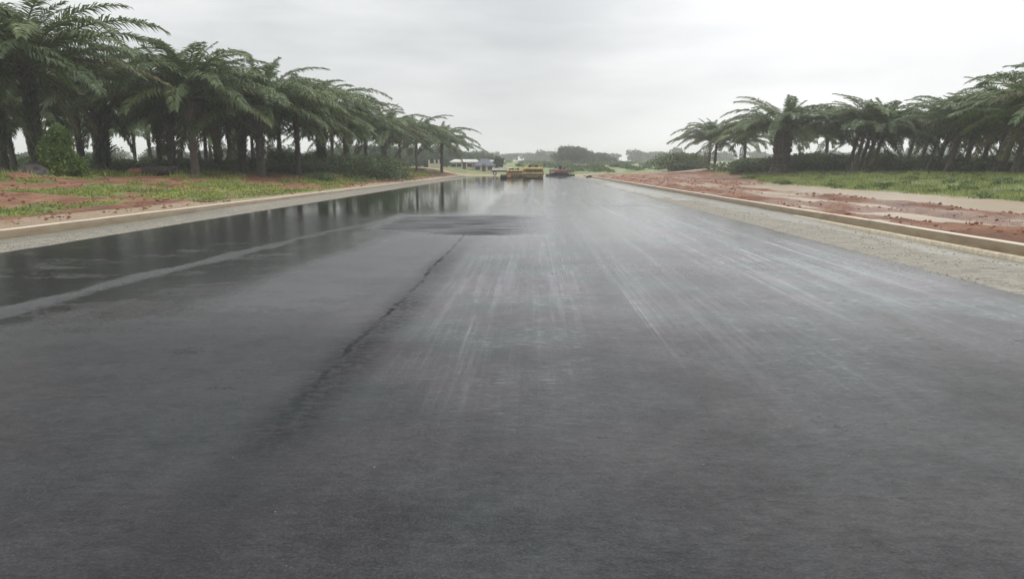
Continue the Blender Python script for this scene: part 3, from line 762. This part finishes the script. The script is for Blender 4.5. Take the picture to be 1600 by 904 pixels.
# ------------------------------------------------------------------ mass vegetation
def mass(name, label, spots, m, n, size, seed, cat='undergrowth'):
    rng = np.random.default_rng(seed); bl = []
    for (x, y, w, h) in spots:
        z = float(G(x, y))
        for b in make_blobs(w, w * .8, h, 6, rng): bl.append((b[0] + x, b[1] + y, b[2] + z, b[3], b[4], b[5]))
    c, a, b = crown_leaves(bl, n, size, rng)
    o = link(name, quads_mesh(name, c, a, b, m), None, label=label, category=cat, kind='stuff'); return o
rg = random.Random(3)
sp = []
for px in range(-60, 620, 9):
    y = rg.uniform(68, 92); hh = rg.uniform(1.1, 1.95) * (1 + .3 * (px > 430))
    sp.append((px_x(px, y), y, rg.uniform(2.5, 5), hh))
mass('undergrowth', 'dark green undergrowth between the palm trunks on the left', sp, M_thicket, 60000, .12, 41)
sp = [(px_x(px, y), y, rg.uniform(1.6, 3.4), rg.uniform(.35, .95)) for px, y in [(rg.uniform(-40, 640), rg.uniform(58, 92)) for _ in range(90)]]
sp = [s for s in sp if float(green(s[0], s[1])) > .8]
mass('low_undergrowth', 'low leafy plants along the foot of the left palms', sp, M_bush, 26000, .085, 42)
sp = []
for px in range(1150, 1720, 9):
    y = rg.uniform(96, 122); sp.append((px_x(px, y), y, rg.uniform(4, 7), rg.uniform(1.7, 2.6)))
for px in range(1480, 1700, 16):
    y = rg.uniform(74, 88); sp.append((px_x(px, y), y, rg.uniform(2.5, 4.5), rg.uniform(1.1, 1.9)))
mass('thicket', 'dense green thicket behind and between the right palm trunks', sp, M_thicket, 60000, .19, 43)
sp = [(px_x(px, y), y, rg.uniform(10, 22), rg.uniform(5, 8.5)) for px, y in [(rg.uniform(-200, 1750), rg.uniform(520, 600)) for _ in range(150)]]
mass('far_wood', 'thin dark line of far-off wood on the horizon', sp, M_tree_far, 60000, 1.1, 44, 'wood')
sp = [(px_x(px, y), y, rg.uniform(8, 14), rg.uniform(2.5, 6.5)) for px, y in [(rg.uniform(-100, 600), rg.uniform(200, 260)) for _ in range(60)]]
mass('back_hedge', 'grey-green bushes far behind the left palm trunks', sp, M_tree_far, 30000, .45, 45)
sp = [(px_x(px, y), y, rg.uniform(3, 8), rg.uniform(.6, 1.6)) for px, y in [(rg.uniform(760, 1100), rg.uniform(200, 420)) for _ in range(120)]]
sp += [(px_x(px, y), y, rg.uniform(2, 5), rg.uniform(.5, 1.1)) for px, y in [(rg.uniform(850, 1110), rg.uniform(160, 210)) for _ in range(60)]]
mass('field_scrub', 'scattered light green scrub on the field beyond the road end', sp, M_bush, 40000, .26, 46, 'scrub')

# ground cover and grass near the road
def scatter(name, label, x0, x1, y0, y1, n, m, seed, thr, hmin, hmax, blade, cat):
    rng = np.random.default_rng(seed)
    yy = y0 * (y1 / y0) ** rng.random(n); xx = x0 + (x1 - x0) * rng.random(n)
    g = green(xx, yy) + 1.6 * (fbm(xx * 1.7, yy * 1.1, 120) - .5)
    k = g > thr; xx = xx[k]; yy = yy[k]; n = len(xx); z = G(xx, yy)
    grow = .4 + 1.2 * smooth(.35, .7, fbm(xx * .8, yy * .5, 130))
    h = (hmin + (hmax - hmin) * rng.random(n)) * grow * (1 + yy / 90)
    ang = rng.random(n) * 6.283
    if blade:
        a = np.stack([np.cos(ang) * h * .45, np.sin(ang) * h * .45, h], 1)
        b = np.stack([-np.sin(ang), np.cos(ang), 0 * h], 1) * (.018 + yy[:, None] * .0009)
        return link(name, quads_mesh(name, np.stack([xx, yy, z - .01], 1), a, b, m, tri=True), None, label=label, category=cat, kind='stuff')
    sz = (.017 + .022 * rng.random(n)) * (1 + yy / 45)
    a = np.stack([np.cos(ang), np.sin(ang), rng.normal(size=n) * .5], 1) * sz[:, None]
    b = np.stack([-np.sin(ang), np.cos(ang), rng.normal(size=n) * .5], 1) * sz[:, None] * .6
    return link(name, quads_mesh(name, np.stack([xx, yy, z + h * rng.random(n)], 1), a, b, m), None, label=label, category=cat, kind='stuff')
scatter('ground_cover', 'yellow-green creeping plants over the red soil left of the road', -36, KL - .5, 13, 120, 230000, M_ground_leaf, 51, .66, .02, .11, False, 'ground cover')
scatter('grass', 'bright green grass bank beyond the muddy water on the right', 19, 62, 18, 130, 190000, M_grass, 52, .62, .04, .15, True, 'grass')
scatter('grass', 'rough grass under the palms on the left', -62, -17, 20, 110, 90000, M_grass, 53, .75, .08, .24, True, 'grass')

# tall weeds dotted over the right bank
def weeds(seed, n):
    rng = np.random.default_rng(seed); bl = []
    while len(bl) < n:
        y = rng.uniform(24, 95); x = rng.uniform(19, 55)
        if green(x, y) > .6 and fbm(x * .3, y * .2, 150) > .46:
            w = rng.uniform(.4, 1.3); h = rng.uniform(.12, .38); bl.append((x, y, float(G(x, y)) + h * .3, w * .5, w * .4, h * .6))
    c, a, b = crown_leaves(bl, 26000, .07, rng)
    link('weeds', quads_mesh('weeds', c, a, b, M_bush), None, label='darker low weeds dotted over the right grass bank', category='weeds', kind='stuff')
weeds(57, 240)

# loose stones on the shoulders
def stones(name, label, n, boxes, smin, smax, seed, m=M_stone):
    rng = np.random.default_rng(seed); V = []; Fq = []
    base = np.array([(1, 0, 0), (-1, 0, 0), (0, 1, 0), (0, -1, 0), (0, 0, .55), (0, 0, -.5)])
    tf = np.array([(0, 2, 4), (2, 1, 4), (1, 3, 4), (3, 0, 4), (2, 0, 5), (1, 2, 5), (3, 1, 5), (0, 3, 5)])
    for i in range(n):
        x0, x1, y0, y1, z = boxes[i % len(boxes)]
        y = y0 * (y1 / y0) ** rng.random(); x = x0 + (x1 - x0) * rng.random()
        s = smin + (smax - smin) * rng.random() ** 3
        a = rng.random() * 6.28; R = np.array([[math.cos(a), -math.sin(a), 0], [math.sin(a), math.cos(a), 0], [0, 0, 1]])
        V.append((base * (s * rng.uniform(.6, 1.3, (6, 3)))) @ R.T + np.array([x, y, z + s * .3])); Fq.append(tf + i * 6)
    return link(name, new_mesh(name, np.vstack(V), np.vstack(Fq), [m]), None, label=label, category='stones', kind='stuff')
stones('loose_gravel', 'loose crushed stones lying on both gravel shoulders', 6000, [(6.28, 8.5, 9, 50, .004), (-12.0, -10.1, 13, 50, .005)], .008, .028, 61)
stones('road_grit', 'a few pale grit specks on the near asphalt', 60, [(-4, 4, 2.7, 7, .03)], .003, .006, 62)

# ------------------------------------------------------------------ lumps on the left bank
def lump(name, label, cat, px, y, w, d, h, m, seed, rough=.25, dz=-.05, n=3, rotz=0):
    bm = bmesh.new(); bmesh.ops.create_icosphere(bm, subdivisions=n, radius=1)
    X0 = px_x(px, y)
    for v in bm.verts:
        q = 1 + rough * (float(fbm(v.co.x * 2 + seed, v.co.y * 2 + v.co.z * 3, seed)) - .5) * 2
        v.co = Vector((v.co.x * w / 2 * q, v.co.y * d / 2 * q, max(-.1, v.co.z) * h * q))
    me = bpy.data.meshes.new(name); bm.to_mesh(me); bm.free(); me.materials.append(m)
    return link(name, me, None, (X0, y, float(G(X0, y)) + dz), (0, 0, rotz), label=label, category=cat)
M_rock = simple('grey_brown_rock', (.065, .052, .047), .7, var=.4, scale=2.5, bump=.05)
M_redsoil = simple('red_soil_heap', (.24, .10, .058), .85, var=.35, scale=3, bump=.06)
def clods(name, label, n, side, seed):
    rng = np.random.default_rng(seed)
    yy = 13 * (110 / 13) ** rng.random(n * 3)
    xx = (KL - .6 - 18 * rng.random(n * 3)) if side < 0 else (KR + .3 + 11.5 * rng.random(n * 3))
    k = (green(xx, yy) < .5) & (fbm(xx * 1.3, yy * .6, 140) > .5) & (G(xx, yy) > .19); xx = xx[k][:n]; yy = yy[k][:n]; n = len(xx)
    base = np.array([(1, 0, 0), (-1, 0, 0), (0, 1, 0), (0, -1, 0), (0, 0, .7), (0, 0, -.5)])
    tf = np.array([(0, 2, 4), (2, 1, 4), (1, 3, 4), (3, 0, 4), (2, 0, 5), (1, 2, 5), (3, 1, 5), (0, 3, 5)])
    s = (.012 + .06 * rng.random(n) ** 3) * (1 + yy / 90)
    V = base[None] * (s[:, None, None] * rng.uniform(.5, 1.4, (n, 6, 3)))
    a = rng.random(n) * 6.28; x = V[..., 0] * np.cos(a)[:, None] - V[..., 1] * np.sin(a)[:, None]; y = V[..., 0] * np.sin(a)[:, None] + V[..., 1] * np.cos(a)[:, None]
    V = np.stack([x + xx[:, None], y + yy[:, None], V[..., 2] + (G(xx, yy) + s * .15)[:, None]], -1).reshape(-1, 3)
    Fq = (tf[None] + np.arange(n)[:, None, None] * 6).reshape(-1, 3)
    link(name, new_mesh(name, V, Fq, [M_clod]), None, label=label, category='soil clods', kind='stuff')
M_clod = simple('red_soil_clod', (.25, .105, .058), .85, var=.45, scale=.8)
clods('soil_clods', 'crumbled red soil clods on the left verge', 5000, -1, 71)
clods('soil_clods', 'wet red soil clods between the muddy puddles on the right', 1800, 1, 72)
lump('boulder', 'rounded grey-brown boulder in front of the climber-covered bush', 'boulder', 50, 39.5, 1.9, 1.2, .62, M_rock, 3, dz=.06)
lump('soil_heap', 'dark red soil clod heap near the left edge below the boulder', 'soil heap', 30, 37, 1.6, .9, .30, M_redsoil, 4)
lump('soil_heap', 'red soil mound against the left end of the fallen log', 'soil heap', 214, 50, 1.5, 1.2, .5, M_redsoil, 5)
lump('soil_heap', 'red soil mound beside the small shrub left of the round bush', 'soil heap', 518, 72, 2.4, 1.6, .4, M_redsoil, 6)
M_log = simple('rotten_log_bark', (.035, .028, .024), .85, var=.5, scale=4, bump=.05)
def log(px, y):
    root = thing('fallen_log', 'dark fallen palm log lying left of the pale-trunked palm', 'log', (px_x(px, y), y, float(G(px_x(px, y), y)) + .30), (0, 0, rad(8)))
    m = MB(); m.cyl((-1.1, 0, 0), (1.1, .1, .05), .34, .28, 14); b = m.build('log_trunk', M_log, root)
    s = MB()
    for i in range(12):
        a = i * 1.9; x = -1 + i * .18
        s.box((x, math.cos(a) * .32, math.sin(a) * .32), (.10, .07, .18), (a, .3, 0))
    s.build('frond_stub', M_trunk, root)
log(250, 49.5)

# ------------------------------------------------------------------ far trees
def tree(px, y, w, h, label, seed, m=M_tree_far, n=5000, size=.4, clear=.25, trunk_r=.3, group=None, nb=22):
    rng = np.random.default_rng(seed); X0 = px_x(px, y); z = float(G(X0, y)) - .1
    root = thing('tree', label, 'tree', (X0, y, z), group=group)
    bl = make_blobs(w, w * .8, h, nb, rng, z0=h * clear)
    c, a, b = crown_leaves(bl, n, size, rng); link('crown', quads_mesh('crown', c, a, b, m), root)
    t = MB(); t.cyl((0, 0, 0), (.1, 0, h * .6), trunk_r, trunk_r * .5, 8)
    for i in range(6): e = bl[i]; t.cyl((0, 0, h * clear * .8), (e[0], e[1], e[2]), trunk_r * .45, trunk_r * .12, 6)
    t.build('trunk', M_bark, root); return root
g1 = 'spreading trees on the field beyond the road end'
tree(893, 290, 14, 6.6, 'broad flat-topped tree, leftmost and tallest of the field trees beyond the paver', 201, group=g1, n=9000, clear=.12)
tree(912, 300, 13, 6.3, 'spreading tree in the middle of the field trees beyond the paver', 202, group=g1, n=8000, clear=.12)
tree(931, 305, 11, 4.4, 'lower rounded tree on the right flank of the field trees', 203, group=g1, clear=.1)
tree(949, 310, 8, 2.9, 'smallest bush-like tree ending the field tree row on the right', 204, group=g1, n=3000, clear=.05)
g2 = 'dark trees behind the low houses'
for i, (px, y, w, h, lb) in enumerate([(575, 180, 12, 5.5, 'dark tree seen through the trunks above the round bush'), (605, 190, 12, 5.6, 'dark tree behind the thick trunk right of the round bush'),
        (636, 200, 12, 5.6, 'dark tree left of the second last palm trunk'), (668, 205, 12, 5.4, 'dark tree between the last two palm trunks'),
        (698, 215, 13, 6.0, 'domed dark tree directly behind the last palm'), (722, 235, 11, 4.2, 'lower dark tree above the left pale roof'),
        (745, 250, 12, 4.4, 'dark tree showing over the blue-grey hip roof')]):
    tree(px, y, w, h, lb, 220 + i, group=g2, n=4500, size=.34, clear=.08)
tree(778, 178, 3.6, 3.3, 'small thin dark tree at the right end of the low houses', 240, n=900, size=.22, clear=.35, trunk_r=.10, nb=9)
tree(762, 182, 2.6, 2.7, 'small ragged tree just right of the blue-grey hip roof ridge', 241, n=600, size=.2, clear=.35, trunk_r=.08, nb=7)

# ------------------------------------------------------------------ houses
M_wall = simple('cream_house_wall', (.52, .47, .36), .8, var=.12, scale=1.5)
M_roof_pale = simple('weathered_metal_roof', (.56, .54, .50), .5, var=.12, scale=2)
M_roof_blue = simple('blue_grey_roof', (.10, .11, .135), .55, var=.2, scale=2)
M_dark = simple('dark_opening', (.03, .03, .03), .5, var=.2)
M_glass = simple('window_glass', (.03, .035, .04), .1, var=.1)
def house(px, y, w, d, hw, hr, roof_m, label, hip=.0, wins=3, dz=0.0):
    X0 = px_x(px, y); z = float(G(X0, y)) - .15 + dz
    root = thing('house', label, 'house', (X0, y, z))
    MB().box((0, 0, hw / 2), (w, d, hw)).build('wall', M_wall, root)
    o = .35; a = w / 2 + o; b = d / 2 + o; hx = a - hip * a * 1.0
    hx = max(.2, a * (1 - hip))
    V = [(-a, -b, hw), (a, -b, hw), (a, b, hw), (-a, b, hw), (-hx, 0, hw + hr), (hx, 0, hw + hr), (-a, -b, hw - .12), (a, -b, hw - .12), (a, b, hw - .12), (-a, b, hw - .12)]
    Fs = [(0, 1, 5, 4), (2, 3, 4, 5), (1, 2, 5), (3, 0, 4), (6, 7, 1, 0), (7, 8, 2, 1), (8, 9, 3, 2), (9, 6, 0, 3), (6, 9, 8, 7)]
    link('roof', new_mesh('roof', V, Fs, [roof_m]), root)
    for i in range(wins):
        x = -w / 2 + w * (i + .5) / wins
        if i == wins // 2:
            dr = MB().box((x, -d / 2 - .02, .85), (.8, .06, 1.7)).build('door', M_bark, root)
        else:
            f = MB().box((x, -d / 2 - .015, hw * .55), (1.1, .06, .75)).build('window', M_dark, root)
            MB().box((x, -d / 2 - .06, hw * .55), (.95, .04, .6)).build('pane', M_glass, f)
    return root
house(727, 176, 6.2, 5, 1.75, .62, M_roof_pale, 'long cream bungalow with pale metal roof behind the last palm', hip=.25, wins=5)
house(757, 172, 4.3, 4.5, 1.35, 1.55, M_roof_blue, 'low house with steep dark blue-grey hip roof between the pale roofs', hip=.72, wins=3)
house(776, 182, 3.4, 4, 1.9, .6, M_roof_pale, 'small building with pale roof right of the blue-grey roof', hip=.15, wins=3)
def wall_piece():
    y = 158; X0 = px_x(680, y); z = float(G(X0, y)) - .05
    root = thing('boundary_wall', 'short cream wall with pillars left of the last palm trunk', 'wall', (X0, y, z))
    MB().box((0, 0, .45), (2.6, .2, .9)).build('wall_panel', M_wall, root)
    for x in (-1.3, -.1, .75, 1.3): MB().box((x, -.01, .85), (.28, .3, 1.7)).build('pillar', M_wall, root)
wall_piece()

# ------------------------------------------------------------------ road machines
def paint(name, col, dirt=(.16, .10, .06), amount=.6):
    m, t, b = mat(name); k = N(t); co = k.n('ShaderNodeTexCoord').outputs['Object']
    n = k.noise(co, 2.2, 6, .65); k.set(b.inputs['Base Color'], k.mix(k.math('MULTIPLY', k.rng(n, .42, .68), amount), col, dirt))
    k.set(b.inputs['Roughness'], k.rng(n, .3, .7, .35, .7)); return m
M_yellow = paint('faded_yellow_paint', (.55, .40, .10)); M_red = paint('faded_red_paint', (.22, .085, .075), (.12, .08, .07), .9); M_white = paint('chalky_white_paint', (.72, .72, .70), (.45, .38, .3), .35)
M_steel = paint('muddy_drum_steel', (.42, .33, .15), (.10, .06, .035), .9); M_black = simple('black_rubber', (.025, .025, .027), .6, var=.3); M_lamp = simple('lamp_lens', (.7, .68, .6), .2)
M_orange = paint('orange_yellow_paint', (.62, .33, .07))

def road_roller(x, y, w, h, l, yellow, label, rails=True, rot=0):
    root = thing('road_roller', label, 'road roller', (x, y, .03), (0, 0, rot), 'yellow road rollers')
    R = h * .29
    for yy, nm in ((0, 'drum'), (l - 2 * R, 'drum')):
        m = MB(); m.cyl((-w / 2, yy + R, R), (w / 2, yy + R, R), R, None, 32)
        dr = m.build(nm, M_steel, root)
        MB().box((0, yy - .03 if yy == 0 else yy + 2 * R + .03, R * 1.05), (w * .98, .05, .10)).build('scraper_bar', M_black, dr)
        for s in (-1, 1): MB().box((s * (w / 2 + .04), yy + R, R * 1.35), (.07, R * 1.1, R * 1.1), bev=.02).build('yoke', yellow, root)
    # fender over the near drum, frame, hood, platform
    MB().prism([(-.12, R * 1.98), (-.12, R * 2.35), (.1, R * 2.62), (l * .42, R * 2.62), (l * .42, R * 2.02), (.1, R * 2.02)], -w / 2 * 1.0, w / 2 * 1.0).build('frame', yellow, root)
    MB().box((0, .0 - .13, R * 2.16), (w * .8, .02, .11)).build('warning_stripe', M_red, root)
    MB().prism([(l * .44, R * 2.05), (l * .44, h * .80), (l * .80, h * .78), (l * .98, h * .66), (l * 1.0, R * 2.05)], -w * .36, w * .36).build('engine_hood', yellow, root)
    for i in range(5): MB().box((0, l * .44 - .012, h * (.64 + .027 * i)), (w * .4, .02, .025)).build('grille_slat', M_black, root)
    MB().box((w * .16, l * .30, h * .72), (.42, .4, .14), bev=.03).box((w * .16, l * .30 - .2, h * .82), (.42, .1, .34), bev=.03).build('operator_seat', M_black, root)
    MB().box((-w * .16, l * .30, h * .72), (.42, .4, .14), bev=.03).box((-w * .16, l * .30 - .2, h * .82), (.42, .1, .34), bev=.03).build('operator_seat', M_black, root)
    st = MB().cyl((0, l * .40, h * .66), (0, l * .37, h * .88), .035, None, 8).build('steering_column', M_black, root)
    MB().torus((0, l * .37, h * .90), .17, .018, 'z', 16, 6).build('steering_wheel', M_black, st)
    if rails:
        for s in (-1, 1):
            m = MB()
            for yy in (.05, l * .36): m.cyl((s * w * .47, yy, R * 2.6), (s * w * .47, yy, h * .98), .035, None, 8)
            m.cyl((s * w * .47, .05, h * .98), (s * w * .47, l * .36, h * .98), .035, None, 8)
            m.cyl((s * w * .47, .05, h * .80), (s * w * .47, l * .36, h * .80), .03, None, 8)
            m.cyl((s * w * .47, .05, h * .98), (s * w * .30, .05, h * .98), .03, None, 8)
            m.cyl((s * w * .30, .05, R * 2.6), (s * w * .30, .05, h * .98), .03, None, 8)
            m.build('handrail', yellow, root)
    for s in (-1, 1):
        MB().cyl((s * w * .40, -.12, R * 2.42), (s * w * .40, -.17, R * 2.42), .07, None, 12).build('tail_light', M_lamp, root)
        MB().cyl((s * w * .53, .35, h * .80), (s * w * .53, .35, h * .86), .03, None, 6).box((s * w * .55, .35, h * .90), (.05, .12, .22)).build('mirror', M_black, root)
    return root
road_roller(px_x(833, 101), 101, 2.75, 2.05, 4.6, M_yellow, 'muddy yellow double-drum road roller in the middle of the far road end')
road_roller(px_x(805, 118), 118, 2.7, 1.5, 3.6, M_orange, 'orange-yellow roller half hidden left behind the bigger yellow roller', rails=False)

def compactor(px, y):
    root = thing('walk_behind_compactor', 'small yellow walk-behind compactor with dark drum left of the yellow roller', 'compactor', (px_x(px, y), y, .03), (0, 0, 0))
    m = MB(); m.cyl((-.75, .1, .24), (.15, .1, .24), .24, None, 24); m.build('drum', M_black, root)
    MB().box((.45, .2, .34), (.45, .5, .42), bev=.04).build('engine_block', M_orange, root)
    MB().box((-.3, .2, .50), (.8, .35, .06)).build('frame', M_black, root)
    m = MB(); m.cyl((.3, .1, .5), (.62, -.35, .72), .025, None, 8); m.cyl((.6, .1, .5), (.85, -.35, .72), .025, None, 8); m.cyl((.6, -.35, .72), (.88, -.35, .72), .025, None, 8)
    m.build('handle', M_orange, root)
compactor(790, 107)

def paver(px, y):
    root = thing('asphalt_paver', 'faded red asphalt paver with wide black screed right of the yellow roller', 'asphalt paver', (px_x(px, y), y, .03), (0, 0, rad(3)))
    MB().prism([(0, .02), (-.35, .03), (-.35, .22), (-.1, .42), (.5, .46), (.5, .02)], -2.4, 2.5).build('screed', M_black, root)
    MB().box((-.1, .1, .62), (2.2, .5, .10)).box((-.1, -.25, .50), (3.2, .35, .05)).build('walkway', M_black, root)
    MB().prism([(.5, .35), (.5, 1.05), (1.2, 1.35), (2.6, 1.35), (2.9, 1.0), (2.9, .35)], -.95, 1.15).build('tractor_body', M_red, root)
    for s in (-1, 1):
        MB().prism([(2.6, .35), (2.6, 1.15), (4.2, .95), (4.2, .45)], s * .4 + .1, s * 1.5 + .1).build('hopper_wing', M_red, root)
        t = MB(); t.prism([(.7, .02), (.55, .2), (.7, .4), (2.6, .4), (2.8, .2), (2.6, .02)], s * 1.0 + .1 - .15, s * 1.0 + .1 + .15); t.build('track', M_black, root)
        MB().box((s * 1.35 + .05, .6, .55), (.12, 1.6, .16), (rad(-8), 0, 0)).build('tow_arm', M_red, root)
    MB().prism([(-.30, .44), (-.30, .50), (.5, .95), (.5, .44)], -1.5, -.9).build('side_cover', M_red, root)
    MB().box((.15, 1.0, 1.45), (.5, .45, .25), bev=.04).box((.15, .8, 1.65), (.5, .1, .4), bev=.03).build('operator_seat', M_black, root)
    MB().box((.85, 1.1, 1.45), (.5, .35, .40), (rad(10), 0, 0), bev=.03).build('control_console', M_red, root)
    m = MB(); m.cyl((-.55, 2.0, 1.3), (-.55, 2.0, 1.85), .06, None, 10); m.build('exhaust_pipe', M_black, root)
    MB().cyl((-1.75, .0, .4), (-1.75, .0, 1.05), .04, None, 8).box((-1.75, .0, 1.08), (.3, .12, .12)).build('screed_control_post', M_red, root)
    MB().cyl((1.9, .0, .4), (1.9, .0, 1.0), .04, None, 8).box((1.9, .0, 1.03), (.3, .12, .12)).build('screed_control_post', M_red, root)
paver(875, 127)

def trailer(px, y):
    X0 = px_x(px, y)
    root = thing('flatbed_truck', 'low white flatbed truck parked crosswise left of the rollers', 'truck', (X0, y, float(G(X0, y)) + .02), (0, 0, rad(4)))
    MB().box((-.35, 0, 1.14), (2.9, 1.7, .42), bev=.02).build('load_bed', M_white, root)
    MB().box((-.2, 0, .75), (3.5, .7, .26)).build('chassis', M_black, root)
    c = MB().prism([(-.8, .6), (-.8, 1.3), (-.7, 1.4), (.7, 1.4), (.8, 1.3), (.8, .6)], 1.15, 1.95).build('cab', M_white, root)
    MB().box((1.55, -.81, 1.1), (.5, .04, .35)).build('side_window', M_glass, c)
    MB().box((1.96, 0, 1.1), (.03, 1.2, .36)).build('windscreen', M_glass, c)
    for x in (-1.3, 1.45):
        for s in (-1, 1):
            wl = MB().torus((x, s * .75, .36), .25, .11, 'y', 18, 8).build('wheel', M_black, root)
            MB().cyl((x, s * .75 - .08, .36), (x, s * .75 + .08, .36), .18, None, 14).build('rim', M_white, wl)
trailer(784, 139)
lump('asphalt_heap', 'small dark heap of asphalt beside the right kerb near the road end', 'asphalt heap', 921, 113, 1.1, .8, .5, M_black, 8, dz=.02)

# ------------------------------------------------------------------ rain haze
def haze(d):
    m = bpy.data.materials.new('rain_haze'); m.use_nodes = True; t = m.node_tree; t.nodes.clear()
    o = t.nodes.new('ShaderNodeOutputMaterial'); v = t.nodes.new('ShaderNodeVolumePrincipled')
    v.inputs['Color'].default_value = (.985, .99, 1.0, 1); v.inputs['Density'].default_value = d
    t.links.new(v.outputs[0], o.inputs['Volume'])
    bm = MB(); bm.box((0, 600, 14.4), (2900, 1500, 32.0)); ob = bm.build('haze', m); ob['kind'] = 'stuff'; ob['label'] = 'thin rain haze over the whole road and plantation'; ob['category'] = 'haze'
haze(.0009)
